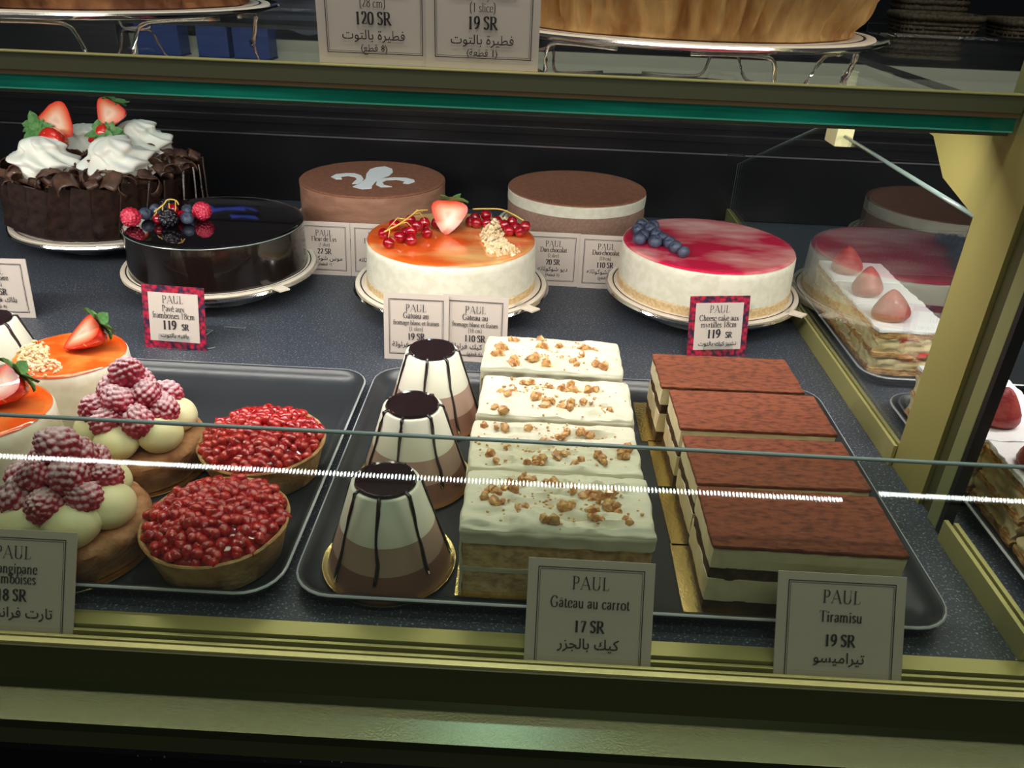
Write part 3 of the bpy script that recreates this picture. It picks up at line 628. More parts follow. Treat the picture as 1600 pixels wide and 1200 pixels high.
# cocoa cake with fleur de lis
t = thing('chocolate_mousse_cake', 'round milk chocolate mousse cake with a white sugar fleur de lis on cocoa top', 'cake', (*P_LY, CZ))
layer('mousse_body', 0.0905, 0, 0.0445, M['mousse'], t, .0008, 50); layer('cocoa_top', 0.0902, 0.0445, 0.0465, M['cocoa'], t, .0008, 50)
fl_c = [(-.0151, -.0487), (-.009, -.0288), (-.0074, -.0089), (-.0113, .0158), (-.0113, .0391), (-.0058, .0511), (.0048, .0587), (.016, .0476), (.0203, .0301), (.0185, .011), (.0108, -.0026), (.0075, -.021), (.0068, -.0402), (.0086, -.0519), (-.0019, -.0574)]
fl_l = [(-.0513, -.007), (-.0483, .0068), (-.0372, .0141), (-.0259, .0152), (-.0164, .0066), (-.0098, -.0094), (-.0088, -.0239), (-.0126, -.0351), (-.0187, -.0353), (-.0183, -.0237), (-.0174, -.0127), (-.022, -.0026), (-.0318, .0017), (-.0395, -.0038), (-.0354, -.016), (-.0426, -.0173)]
fl_r = [(.0312, -.0405), (.0186, -.0446), (.0106, -.0348), (.0083, -.0159), (.0122, -.0033), (.026, .0042), (.0412, .005), (.0525, -.003), (.0551, -.0124), (.0493, -.0231), (.0416, -.0216), (.0425, -.0117), (.0303, -.006), (.0188, -.0121), (.016, -.0214), (.0201, -.0331)]
e = obj('fleur_de_lis', prism('fleur_de_lis', fl_c, .0005, M['whiteflat'], 'z'), t, (0, 0, .0465), label='white sugar stencil emblem')
for o_ in (fl_l, fl_r): obj('petal', prism('petal', o_, .0005, M['whiteflat'], 'z'), e, label='curled side petal')
# two tone chocolate cake
t = thing('duo_chocolate_cake', 'two tone mousse cake, brown base, white band and smooth cocoa top', 'cake', (*P_DU, CZ))
layer('brown_mousse', 0.0865, 0, 0.0310, M['mousse2'], t, .0004); layer('white_mousse', 0.0868, 0.0310, 0.0445, M['white'], t, .0004); layer('cocoa_top', 0.0866, 0.0445, 0.0458, M['cocoa'], t, .0004)
# black glazed cake
t = thing('chocolate_glazed_cake', 'round cake under glossy black mirror glaze topped with berries at one side', 'cake', (*P_PV, CZ))
me = lathe('glazed_body', [(0, 0), (0.091, 0), (0.0905, 0.004), (0.0897, .02), (0.0897, 0.0425), (.0893, .0445)], M['glazeside'], 96, .0008, 40)
obj('glazed_side', me, t); obj('glaze_top', lathe('glaze_top', [(.0893, .0442), (.0902, .0452), (.0895, .0462), (.087, .0467), (0, .0467)], M['glazeblack'], 96, .0002, 20), t)
obj('glaze_rim_line', lathe('glaze_rim_line', [(.0896, .0438), (.0903, .0445), (.0899, .0452)], M['glassedge'], 96, .0004, 40), t)
bz = 0.0467
for (x, y, zz, kind, r) in ((-.0700, -.036, .0092, 'raspf', (1.9, .2, 0)), (-.0105, -.004, .0088, 'raspf', (1.9, .1, .5)), (-.0340, -.0300, .0088, 'blackb', (.3, .4, 0)), (-.0500, .006, .0085, 'blackb', (.2, -.5, 1)),
                            (-.0200, -.0200, .0062, 'blueb', (.5, .3, 0)), (-.0620, .002, .0062, 'blueb', (.9, -.3, 0)), (-.0660, -.012, .0062, 'blueb', (.3, .8, 0)), (-.0300, .006, .0062, 'blueb', (.2, .2, 0)),
                            (-.0480, -.024, .0052, 'curr', (0, 0, 0)), (-.0420, -.005, .0054, 'curr', (0, 0, 0)), (-.0300, -.010, .0054, 'curr', (0, 0, 0)), (-.0370, -.012, .0125, 'curr', (0, 0, 0))):
    nm = {'raspf': 'raspberry', 'blackb': 'blackberry', 'blueb': 'blueberry', 'curr': 'redcurrant'}[kind]
    obj(nm, ME[kind], t, (x, y, bz + zz), r, .92 if kind != 'curr' else .85)
obj('currant_stem', tube('currant_stem', cat([(-.0500, -.0260, bz + .013), (-.0420, -.020, bz + .019), (-.0390, -.016, bz + .023), (-.0330, -.012, bz + .022), (-.0290, -.014, bz + .018)]), .0007, M['stem']), t)
for k in range(4):
    a = -.0480 + k * .0055; obj('stem_twig', tube('stem_twig', [(a, -.024 + k * .003, bz + .016 + k * .002), (a + .001, -.028 + k * .003, bz + .0125 + k * .001), (a - .001, -.0300 + k * .003, bz + .010)], .0005, M['stem']), t)
# orange cheesecake
t = thing('orange_cheesecake', 'white cheesecake with marbled orange glaze, strawberry half, redcurrants and crumble', 'cake', (*P_FR, CZ))
layer('biscuit_base', 0.0872, 0, 0.0075, M['biscuit'], t, .0006, 120); layer('cheese_body', 0.0868, 0.0075, 0.0448, M['white'], t, .0003, rt=.0855, top_round=.002)
obj('glaze', lathe('glaze', [(.0838, .0446), (.0848, .0450), (.0840, .0463), (.082, .0468), (0, .0468)], M['orange'], 96), t)
gz = .0468
half_straw(t, (-.0050, .014, gz + .0150), look((.08, .62, .78), (0, -.7, .55)), 1.12, 0)
def currants(t, pts, stempts, z0):
    for (x, y, z) in pts: obj('redcurrant', ME['curr'], t, (x, y, z0 + z), (random.uniform(-.5, .5), 2.2, random.uniform(0, 6)), .9)
    obj('currant_stem', tube('currant_stem', cat(stempts), .0008, M['stem']), t)
cl1 = [(-.0560, -.0450, .005), (-.0480, -.0270, .006), (-.0660, -.0170, .005), (-.0600, .0090, .0060), (-.0370, -.0240, .0115), (-.0330, -.0120, .0130), (-.0280, .0040, .0115), (-.0430, .0080, .0120), (-.0360, -.0320, .005), (-.0240, -.0080, .0050), (-.0440, -.0100, .005), (-.0300, .0200, .006), (-.0180, .0220, .006)]
currants(t, cl1, [(-.0600, -.0440, gz + .0160), (-.0480, -.0320, gz + .0200), (-.0400, -.0160, gz + .0230), (-.0340, .0020, gz + .0240), (-.0260, .0140, gz + .0220)], gz)
for (a, b) in (((-.054, -.038, .017), (-.056, -.045, .011)), ((-.046, -.028, .020), (-.036, -.026, .016)), ((-.041, -.018, .021), (-.062, -.018, .010)), ((-.036, -.002, .022), (-.028, .002, .016)), ((-.030, .008, .022), (-.042, .010, .017))):
    obj('stem_twig', tube('stem_twig', [(a[0], a[1], gz + a[2]), ((a[0] + b[0]) / 2, (a[1] + b[1]) / 2, gz + max(a[2], b[2]) + .001), (b[0], b[1], gz + b[2])], .0005, M['stem']), t)
cl2 = [(.0200, .0480, .006), (.0230, .0300, .0060), (.0340, .0300, .006), (.0320, .0420, .011), (.0440, .0380, .006), (.0520, .0260, .006), (.0640, .0180, .006), (.0690, .0080, .0060), (.0740, .0220, .0070), (.0580, .0100, .0055), (.0600, .0330, .0080), (.0160, .0360, .005)]
currants(t, cl2, [(.0180, .0380, gz + .0180), (.0320, .0380, gz + .0190), (.0480, .0380, gz + .0190), (.0620, .0240, gz + .0180), (.0720, .0160, gz + .0150)], gz)
def crumbheap(name, n, path, rad_, seed, m, size=.0018):
    R = random.Random(seed); bm = bmesh.new()
    for i in range(n):
        q = R.random() * (len(path) - 1); j = min(int(q), len(path) - 2); p = Vector(path[j]).lerp(Vector(path[j + 1]), q - j)
        a = R.uniform(0, 2 * pi); rr = rad_(q / (len(path) - 1)) * math.sqrt(R.random()); s = R.uniform(.6, 1.5) * size
        h = p.z * (1 - (rr / rad_(q / (len(path) - 1))) ** 2) * R.random()
        mt = Matrix.Translation((p.x + rr * cos(a), p.y + rr * sin(a), h + s * .5)) @ Euler((R.uniform(0, 3), R.uniform(0, 3), 0)).to_matrix().to_4x4() @ Matrix.Diagonal((s, s * R.uniform(.6, 1), s * R.uniform(.4, .9), 1))
        bmesh.ops.create_icosphere(bm, subdivisions=1, radius=1, matrix=mt)
    return mesh_from(bm, name, m, False)
obj('crumble', crumbheap('crumble', 620, [(.0480, .060, .004), (.0420, .030, .010), (.0400, .000, .009), (.0480, -.030, .0040), (.0560, -.040, .002)], lambda q: .0085 + .008 * q, 3, M['crumble'], .0019), t, (0, 0, gz), kind='stuff')
# pink cheesecake
t = thing('pink_cheesecake', 'white cheesecake with marbled magenta glaze and a cluster of blueberries', 'cake', (*P_PK, CZ))
layer('biscuit_base', 0.0892, 0, 0.0095, M['biscuit'], t, .0008, 120); layer('cheese_body', 0.0887, 0.0095, 0.0448, M['white'], t, .0003, rt=.0877, top_round=.002)
obj('glaze', lathe('glaze', [(.0862, .0446), (.0872, .0450), (.0862, .0463), (.084, .0468), (0, .0468)], M['pink'], 96), t)
for (x, y) in ((-.0660, .032), (-.0715, .016), (-.0580, .022), (-.0680, -.0020), (-.0545, .004), (-.0730, -.0150), (-.0490, -.008), (-.0580, -.0210), (-.0440, -.0220), (-.0400, -.0360), (-.0340, -.0500), (-.0600, .010), (-.0530, .034)):
    obj('blueberry', ME['blueb'], t, (x, y, gz + .0055 + (0.003 if (x, y) in ((-.06, .010),) else 0)), (random.uniform(-.9, .9), random.uniform(-.9, .9), 0), random.uniform(.86, 1.0))
# black forest cake
t = thing('black_forest_cake', 'large cake walled with dark chocolate plates, topped with curls, cream rosettes and strawberries', 'cake', (*P_BF, CZ))
layer('sponge_body', 0.100, 0, 0.052, M['darkchoc'], t, .001); 
plate = [blk('chocolate_plate', w, .0022, h, M['darkchoc'], 5, .0006, 90, .0005, seed=k) for k, (w, h) in enumerate(((.031, .058), (.029, .056), (.033, .060)))]
n = 27
for i in range(n):
    a = 2 * pi * i / n; obj('chocolate_plate', plate[i % 3], t, (.1055 * cos(a), .1055 * sin(a), random.uniform(.0025, .004)), (rad(random.uniform(2, 6)), rad(random.uniform(8, 17)), a + pi / 2 + rad(random.uniform(20, 30))))
def curlmesh(k):
    R = random.Random(k); v = []; f = []; na, nw = 12, 5; arc = R.uniform(2.2, 4.6); r0 = R.uniform(.0055, .0095); w = R.uniform(.012, .022)
    for i in range(na + 1):
        a = arc * i / na; r = r0 * (1 + .35 * i / na)
        for j in range(nw + 1):
            jit = .0012 * nz((i * .7, j * .9, k * 3.3), 1.0); edge = .0015 * nz((i * 1.3, k, j), 1.7)
            v.append((r * cos(a) + jit, r * sin(a) + jit, (j / nw - .5) * w + edge))
    for i in range(na):
        for j in range(nw): b = i * (nw + 1) + j; f.append((b, b + 1, b + nw + 2, b + nw + 1))
    me = pyd('chocolate_curl', v, f, M['curl']); bm = bmesh.new(); bm.from_mesh(me); bmesh.ops.solidify(bm, geom=bm.faces[:], thickness=.0009); bm.to_mesh(me); bm.free()
    for p in me.polygons: p.use_smooth = True
    return me
curls = [curlmesh(k) for k in range(7)]
R = random.Random(11)
for i in range(165):
    rr = .104 * math.sqrt((i + .5) / 165); a = i * 2.39996 + R.uniform(-.3, .3)
    hz = .056 + .008 * (1 - (rr / .1) ** 2) + R.uniform(-.002, .007)
    obj('chocolate_curl', curls[i % 7], t, (rr * cos(a), rr * sin(a), hz), (R.uniform(.6, 2.4), R.uniform(-.7, .7), R.uniform(0, 6.3)), R.uniform(.75, 1.15))
def rosette(seed, r=.028, h=.034):
    v = []; f = []; nz_, na = 26, 64
    for i in range(nz_ + 1):
        t_ = i / nz_; env = math.cos(t_ * pi / 2) ** .42 * r * (1 - .13 * math.sin(t_ * 12.5)) if t_ < 1 else 0
        for j in range(na):
            a = 2 * pi * j / na; lob = 1 + .13 * cos(8 * (a + t_ * 1.8)) * (1 - t_ * .3) + .22 * nz((cos(a) + seed * 4, sin(a), t_ * 3), 1.8)
            v.append((env * lob * cos(a), env * lob * sin(a), h * t_ + .0018 * cos(8 * (a + t_ * 1.8)) * (1 - t_)))
    for i in range(nz_):
        for j in range(na): f.append((i * na + j, i * na + (j + 1) % na, (i + 1) * na + (j + 1) % na, (i + 1) * na + j))
    return pyd('cream_rosette', v, f, M['cream'])
ros = [rosette(k) for k in range(3)]
for i, (x, y, z, s) in enumerate(((-.039, -.050, .060, 1.2), (.040, -.036, .060, 1.25), (-.034, .036, .062, 1.1), (.030, .046, .064, 1.2))):
    obj('cream_rosette', ros[i % 3], t, (x, y, z), (rad(R.uniform(-8, 8)), rad(R.uniform(-8, 8)), R.uniform(0, 6)), (s, s, s * 1.05))
half_straw(t, (-.034, -.012, .111), look((-.62, .15, .62), (.1, -.9, .35)), 1.2, 1, False); half_straw(t, (.010, .018, .116), look((.45, .25, .85), (0, -.95, .3)), 1.05, 2, True)
s = obj('strawberry', ME['straw'], t, (-.030, -.030, .093), (rad(70), rad(-60), 0), 1.0)
s = obj('strawberry', ME['straw'], t, (.006, -.002, .095), (rad(60), rad(50), rad(90)), .85)
for k, (x, y, z, q) in enumerate(((-.056, -.022, .103, 1.0), (.010, -.010, .101, .9), (-.060, -.012, .106, .8), (.020, -.004, .101, .8))): obj('leaf_cap', leaves_mesh(8, .019, 20 + k, .6), t, (x, y, z), (rad(50), rad(10 * k - 10), 0), q, label='spread green strawberry leaves')

# ------------------------------------------------------------------ trays
def tray(label, x0, x1, y0, y1):
    w, d = x1 - x0, y1 - y0; t = thing('serving_tray', label, 'tray', ((x0 + x1) / 2, (y0 + y1) / 2, 0.0002), group=None)
    def ringpts(ins, z, rr):
        out = []; hx, hy = w / 2 - ins, d / 2 - ins; r = max(rr - ins, .002)
        for cx, cy, a0 in ((hx - r, hy - r, 0), (-hx + r, hy - r, 90), (-hx + r, -hy + r, 180), (hx - r, -hy + r, 270)):
            for q in range(7): a = rad(a0 + 15 * q); out.append((cx + r * cos(a), cy + r * sin(a), z))
        return out
    def rings(name, prof, m):
        v = []; f = []
        for ins, z in prof: v += ringpts(ins, z, .024)
        n = 28
        for i in range(len(prof) - 1):
            for j in range(n): f.append((i * n + j, i * n + (j + 1) % n, (i + 1) * n + (j + 1) % n, (i + 1) * n + j))
        return v, f, n
    v, f, n = rings('tray', [(.010, 0), (.001, .0085), (.0002, .0110), (.0012, .0118), (.0030, .0112), (.0055, .0075), (.0120, .0026)], None)
    f.append(tuple(range(len(v) - n, len(v)))); f.append(tuple(range(n))[::-1])
    obj('tray_body', pyd('tray_body', v, f, M['tray']), t)
    v, f, n = rings('rim', [(-.0001, .0108), (.0006, .0119), (.0014, .0117)], None); obj('rim_highlight', pyd('rim_highlight', v, f, M['trayrim']), t, label='pale line painted as the rim highlight')
    return t
tray('black serving tray under the tarts and orange topped mousses', -0.505, -0.1325, 0.322, 0.592)
tray('black serving tray under the cones, carrot cakes and tiramisu', -0.1275, 0.2475, 0.324, 0.600)
tray('black serving tray under the far strawberry pastries right of the divider', 0.3010, 0.560, 0.625, 0.900)
tray('black serving tray under the near strawberry pastries right of the post', 0.3050, 0.560, 0.335, 0.600)
TZ = 0.0030

# ------------------------------------------------------------------ carrot cake slices
def icetop(seed):
    def f(x, y):
        e = 1 - min(1, max(0, (abs(x) / .054) ** 8 + (abs(y) / .029) ** 8))
        return e * (.0044 * nz((x * .7, y * 2.2, seed * 3), 55) + .0034 * nz((x * .7 + y, y * 2, seed), 130)) + .0008
    return f
nuts = []
for k in range(6):
    nuts.append(ico('nut_piece', .0043, 1, M['nut'], lambda v, k=k: Vector((v.x * (1 + .5 * nz(v + Vector((k, 0, 0)), 1.9)), v.y * (1 + .5 * nz(v + Vector((0, k, 5)), 1.9)), v.z * .75))))
for q in nuts:
    for p in q.polygons: p.use_smooth = False
def carrot(x, y, i, label):
    t = thing('carrot_cake_slice', label, 'cake slice', (x, y, TZ + .0002), (0, 0, rad([0, .5, -.5, -1.5][i])), 'carrot cake slices on the tray')
    W_, D_ = .1065, .0555
    obj('gold_board', blk('gold_board', W_ + .008, D_ + .004, .0010, M['gold'], 4, .0002, 90, .0005), t, (0, -.0004, 0))
    obj('lower_sponge', blk('lower_sponge', W_, D_, .0170, M['sponge'], 16, .0008, 150, .0015, seed=i), t, (0, 0, .0010))
    obj('cream_filling', blk('cream_filling', W_ + .0006, D_ + .0006, .0032, M['icing'], 12, .0006, 150, .001, seed=i + 3), t, (0, 0, .0178))
    obj('upper_sponge', blk('upper_sponge', W_, D_, .0190, M['sponge'], 16, .0008, 150, .0015, seed=i + 9), t, (0, 0, .0205))
    obj('icing', blk('icing', W_ + .003, D_ + .0022, .0095, M['icing'], 34, .0012, 100, .0035, top=icetop(i), seed=i + 5), t, (0, 0, .0388))
    obj('icing_side', blk('icing_side', .0022, D_ + .001, .040, M['icing'], 10, .0010, 110, .001, seed=i + 7), t, (-W_ / 2 - .0005, 0, .0012))
    R = random.Random(40 + i)
    for c in range(15):
        cx = -.046 + .092 * ((c % 8) + R.uniform(.1, .9)) / 8; cy = (-.012 if c < 8 else .012) + R.uniform(-.010, .009)
        for q in range(R.choice((1, 2, 4, 6))):
            obj('nut_piece', nuts[R.randrange(6)], t, (cx + R.uniform(-.0045, .0045), cy + R.uniform(-.0045, .0045), .0494 + R.uniform(0, .0014)), (R.uniform(0, 3), R.uniform(0, 3), R.uniform(0, 6)), R.uniform(.4, 1.1))
    bm = bmesh.new()
    for q in range(170):
        s = R.uniform(.0005, .0013); c = Vector((R.gauss(0, .028), R.gauss(0, .013), .0488))
        if abs(c.x) > .051 or abs(c.y) > .027: continue
        bmesh.ops.create_icosphere(bm, subdivisions=1, radius=s, matrix=Matrix.Translation(c + Vector((0, 0, R.uniform(0, .0008)))) @ Matrix.Diagonal((1, R.uniform(.5, 1), .7, 1)))
    obj('nut_crumbs', mesh_from(bm, 'nut_crumbs', M['crumb'], False), t, kind='stuff')
for i, (x, y, l) in enumerate(((.0225, .3680, 'nearest carrot cake slice with its layered sponge front showing above the price card'), (.0210, .4270, 'second carrot cake slice from the front, white icing with walnut bits'),
                               (.0225, .4910, 'third carrot cake slice from the front, white icing with walnut bits'), (.0205, .5590, 'rearmost carrot cake slice, standing against the cheesecake price cards'))): carrot(x, y, i, l)

# ------------------------------------------------------------------ tiramisu slices
def tiramisu(x, y, i, label):
    t = thing('tiramisu_slice', label, 'cake slice', (x, y, TZ + .0002), (0, 0, rad([-.5, 1.0, .6, .8][i])), 'tiramisu slices on the tray')
    W_, D_ = .1055, .0535
    obj('gold_board', blk('gold_board', W_ + .012, D_ + .006, .0010, M['gold'], 8, .0004, 90, .0006), t, (-.0045, 0, 0))
    for nm, z0, z1, m, a in (('lower_sponge', .001, .0085, 'tsponge', .0008), ('lower_cream', .0080, .0240, 'tcream', .0006), ('middle_sponge', .0235, .0325, 'tsponge', .0012), ('upper_cream', .0320, .0460, 'tcream', .0006)):
        obj(nm, blk(nm, W_ - (.0005 if 'sponge' in nm else 0), D_ - (.0005 if 'sponge' in nm else 0), z1 - z0, M[m], 16, a, 110, .0010, seed=i + hash(nm) % 1 + len(nm)), t, (0, 0, z0))
    obj('cocoa_top', blk('cocoa_top', W_ + .001, D_ + .0008, .0026, M['tcocoa'], 24, .0005, 140, .0012, top=lambda a, b: .0006 * nz((a, b, i), 60) + .0003 * nz((a, b * 2, i), 400), seed=i), t, (0, 0, .0458))
for i, (x, y, l) in enumerate(((.1600, .3640, 'nearest tiramisu slice with cream layers showing above its price card'), (.1605, .4230, 'second tiramisu slice from the front, cocoa dusted top'),
                               (.1600, .4860, 'third tiramisu slice from the front, cocoa dusted top'), (.1545, .5440, 'rearmost tiramisu slice, below the berry framed cheesecake card'))): tiramisu(x, y, i, l)

# ------------------------------------------------------------------ mousse cones
def cone(x, y, rz, label):
    t = thing('mousse_cone', label, 'cake', (x, y, TZ + .0002), (0, 0, rz), 'striped mousse cones')
    RB, RT, H0, H1 = .0368, .0196, .0022, .0600
    rr = lambda z: RB + (RT - RB) * (z - H0) / (H1 - H0)
    obj('gold_board', lathe('gold_board', [(0, 0), (.0385, 0), (.0395, .0006), (.0400, .0022), (.0393, .0022), (.038, .0012), (0, .0012)], M['gold'], 64), t)
    for nm, a, b, m in (('dark_mousse', H0 - .001, .0165, 'choco'), ('pale_mousse', .0165, .0330, 'latte'), ('white_mousse', .0330, .0590, 'whitecone')):
        prof = [(0, a), (rr(a), a), (rr(b), b)] + ([(rr(b) - .0012, b + .0008), (0, b + .0008)] if nm == 'white_mousse' else [(0, b)])
        obj(nm, lathe(nm, prof, M[m], 72, .0002, 50), t)
    obj('chocolate_disc', lathe('chocolate_disc', [(0, .0590), (.0165, .0596), (.0172, .0603), (.016, .0609), (0, .0611)], M['choctop'], 48, .0008, 120), t)
    obj('chocolate_rim', lathe('chocolate_rim', [(.0163, .0598), (.0178, .0606), (.0172, .0617), (.0160, .0611)], M['choctop'], 48, .0006, 100), t)
    R = random.Random(int(x * 1e4))
    for k in range(7):
        a = 2 * pi * k / 7 + R.uniform(-.08, .08); zl = R.choice((.004, .004, .012, .004)); pts = [(.0165 * cos(a), .0165 * sin(a), .0608)]
        for q in range(9):
            z = .0592 + (zl - .0592) * q / 8; aa = a + .05 * nz((k, z * 60, x * 50), 1.0) * 1.5; pts.append(((rr(z) + .0003) * cos(aa), (rr(z) + .0003) * sin(aa), z))
        obj('chocolate_drip', tube('chocolate_drip', pts, .0011, M['choctop'], 6, taper=lambda q: 1.0 + .25 * math.sin(q * 9)), t)
cone(-.0765, .3645, .25, 'nearest of the three mousse cones, striped white tan and brown with chocolate drips')
cone(-.0740, .4500, .95, 'middle one of the three drip striped mousse cones')
cone(-.0715, .5330, .05, 'rearmost of the three mousse cones, just before the cheesecake price card')
cone(-.4220, .5470, .6, 'mousse cone with dark top cut off at the left edge, behind the orange mousses')

# ------------------------------------------------------------------ orange topped mousses
def omousse(x, y, rz, label, sa):
    t = thing('orange_mousse', label, 'cake', (x, y, TZ + .0002), (0, 0, rz), 'orange glazed mousses')
    obj('board', lathe('board', [(0, 0), (.0418, 0), (.0422, .001), (0, .001)], M['gold'], 56), t)
    layer('biscuit_base', .0418, .001, .007, M['biscuit'], t, .0006, 130); layer('mousse_body', .0415, .007, .0518, M['white'], t, .0003, rt=.0395, top_round=.002)
    obj('orange_glaze', lathe('orange_glaze', [(.0378, .0516), (.0386, .0520), (.0378, .0530), (.036, .0534), (0, .0534)], M['orangeflat'], 72, .0004, 60), t)
    half_straw(t, (.008, .006, .0655), look((.70, .35, .52), (-.45, -.45, .75)), .95, 1)
    obj('crumble', crumbheap('crumble', 420, [(-.030, .004, .004), (-.020, -.012, .007), (.000, -.030, .003)], lambda q: .010, 5, M['crumble'], .0014), t, (0, 0, .0532), kind='stuff')
omousse(-.3400, .5130, 0, 'farther orange glazed mousse with strawberry half and crumble', 1)
omousse(-.3500, .4280, .15, 'nearer orange glazed mousse cut by the left edge, its strawberry leaning on top', 1)

# ------------------------------------------------------------------ pomegranate tarts
def pomtart(x, y, seed, label):
    t = thing('pomegranate_tart', label, 'tart', (x, y, TZ + .0002), (0, 0, seed), 'pomegranate tarts')
    obj('tart_shell', lathe('tart_shell', [(0, 0), (.033, 0), (.0355, .0015), (.0405, .0200), (.0428, .0262), (.0420, .0272), (.0405, .0264), (.0385, .0215), (.033, .018), (0, .018)], M['pastry'], 80, .0007, 90), t)
    obj('jelly', lathe('jelly', [(.0390, .0212), (.0392, .0240), (.034, .0300), (.024, .0348), (.012, .0372), (0, .0378)], M['jelly'], 48, .0006, 120), t)
    R = random.Random(seed * 10 + 3); n = 215
    for i in range(n):
        rr = .0392 * math.sqrt((i + .5) / n); a = i * 2.39996 + R.uniform(-.12, .12); z = .0258 + .0125 * (1 - (rr / .0392) ** 2.2) + R.uniform(-.0008, .0022)
        obj('pomegranate_seed', ME['pom'][i % 4], t, (rr * cos(a), rr * sin(a), z), (R.uniform(0, 3), R.uniform(0, 3), R.uniform(0, 6)), R.uniform(.85, 1.15))
pomtart(-.1785, .3630, .4, 'nearest tart heaped with glossy red pomegranate seeds, lower left tray corner')
pomtart(-.1785, .4500, 2.1, 'farther tart heaped with glossy red pomegranate seeds, partly behind the glass edge')

# ------------------------------------------------------------------ raspberry tarts
def rasptart(x, y, rz, seed, label):
    t = thing('raspberry_tart', label, 'tart', (x, y, TZ + .0002), (0, 0, rz), 'raspberry tarts')
    obj('gold_board', lathe('gold_board', [(0, 0), (.0430, 0), (.0436, .0008), (.0432, .0014), (0, .0012)], M['gold'], 64), t)
    obj('almond_cake', lathe('almond_cake', [(0, .0014), (.0385, .0014), (.0400, .003), (.0428, .0175), (.0425, .0215), (.0395, .0250), (.030, .0262), (0, .0266)], M['frangi'], 80, .0014, 70), t)
    R = random.Random(seed)
    cr = ico('cream_blob', 1, 4, M['custard'], lambda v: Vector((v.x, v.y, v.z * .78)) * (1 + .05 * nz(v, 1.4) + .10 * max(0, v.z) ** 4 * .5))
    for k in range(6):
        a = rad(-122 + k * 60 + R.uniform(-4, 4)); r = .0252
        obj('cream_blob', cr, t, (r * cos(a), r * sin(a),   .0350), (R.uniform(-.1, .1), .22, a), .0152 * R.uniform(.93, 1.05))
    B = []
    for k in range(7): a = 2 * pi * k / 7 + .3; B.append((.0225 * cos(a), .0225 * sin(a), .0480))
    for k in range(4): a = 2 * pi * k / 4 + .9; B.append((.0125 * cos(a), .0125 * sin(a), .0590))
    B.append((0, 0, .0440)); B.append((.001, .003, .0715))
    for k, b in enumerate(B):
        obj('raspberry', ME['rasp'][k % 3], t, b, (R.uniform(-.8, .8), R.uniform(-.8, .8), R.uniform(0, 6)), R.uniform(.95, 1.10))
rasptart(-.2650, .3630, 0, 5, 'nearest raspberry almond tart, sugar dusted berries on cream, behind the frangipane card')
rasptart(-.2650, .4510, .5, 9, 'farther raspberry almond tart beside the orange mousse')

# ------------------------------------------------------------------ strawberry pastries
mf_parts = []
def pastry(x, y, i, label, w=.062, d=.060, straw=True, h=.0):
    t = thing('strawberry_slice', label, 'pastry', (x, y, TZ + .0002), (0, 0, rad([0, 1, -1][i % 3])), 'strawberry mille feuille slices')
    for nm, z0, z1, m, a, ins in (('bottom_pastry', 0, .006, 'puff', .0022, 0), ('lower_cream', .0055, .018, 'pastrycream', .0034, .002), ('middle_pastry', .0175, .022, 'puff', .0022, 0), ('upper_cream', .0215, .0370, 'pastrycream', .0034, .002), ('top_pastry', .0365, .0425, 'puff', .0022, 0)):
        obj(nm, blk(nm, w - ins, d - ins - .001, z1 - z0, M[m], 12, a, 190, .001, seed=i + len(nm)), t, (0, 0, z0))
    obj('sugar_top', blk('sugar_top', w + .001, d - .0006, .0030, M['sugar'], 18, .0018, 160, .0012, top=lambda a, b: .0009 * nz((a, b, i), 70), seed=i + 2), t, (0, 0, .0422))
    for k in range(3):
        obj('strawberry_piece', ME['strawh'], t, (-w / 2 + .007, -d / 2 + .012 + k * .018, .016 + (k % 2) * .012), (rad(20 * k), rad(90), rad(-90)), .55)
    for k in range(3):
        obj('strawberry_piece', ME['strawh'], t, (-w / 2 + .013 + k * .018, -d / 2 + .003, .014 + (k % 2) * .013), (rad(20 * k), 0, 0), .55)
    if straw:
        s = obj('strawberry', ME['strawfrost'], t, (-w / 2 + .017, -.004, .0590), (rad(176), rad(6 * (i % 3 - 1)), i), (1.0, .95, .82), label='sugar frosted whole strawberry, tip up')
for i, (y, l) in enumerate(((.678, 'nearest strawberry topped pastry slice on the tray behind the divider'), (.738, 'middle strawberry topped pastry slice on the tray behind the divider'), (.798, 'farthest strawberry topped pastry slice, under the mirrored pink cake'))):
    pastry(.3450, y, i, l, .066)
for i, (y, l) in enumerate(((.376, 'nearest strawberry topped pastry slice at the right edge, before the post'), (.437, 'second strawberry topped pastry slice from the right corner, behind the post'), (.498, 'third strawberry topped pastry slice, hidden mostly by the metal post'), (.552, 'last strawberry topped pastry slice of the near tray, peeping out left of the post'))):
    pastry(.3500, y, i + 1, l)

# ------------------------------------------------------------------ upper tier: tarts on wire stands
SZ = 0.2562
def wire_stand(x, y, r, z, label, angs):
    t = thing('wire_cake_stand', label, 'cake stand', (x, y, SZ), group='wire cake stands')
    H = z - SZ
    obj('stand_plate', lathe('stand_plate', [(0, H - .0035), (r - .012, H - .0035), (r, H - .0015), (r + .004, H + .0005), (r + .003, H + .0018), (r - .002, H - .0002), (0, H - .0010)], M['chrome'], 96), t)
    for k, a in enumerate(angs):
        a = rad(a); c, s = cos(a), sin(a); tx, ty_ = -s, c; R0 = r * .93
        pts = []
        for (q, rr, zz) in ((-.075, R0 - .02, H - .004), (-.035, R0 - .010, H - .0045), (-.020, R0 - .006, H - .008), (-.012, R0 - .01, .0015), (0, R0 - .012, .0012), (.012, R0 - .01, .0015), (.020, R0 - .006, H - .008), (.035, R0 - .010, H - .0045), (.075, R0 - .02, H - .004)):
            pts.append((rr * c + q * tx, rr * s + q * ty_, zz))
        obj('wire_leg', tube('wire_leg', cat(pts, 4), .0014, M['chrome'], 8), t)
    return t
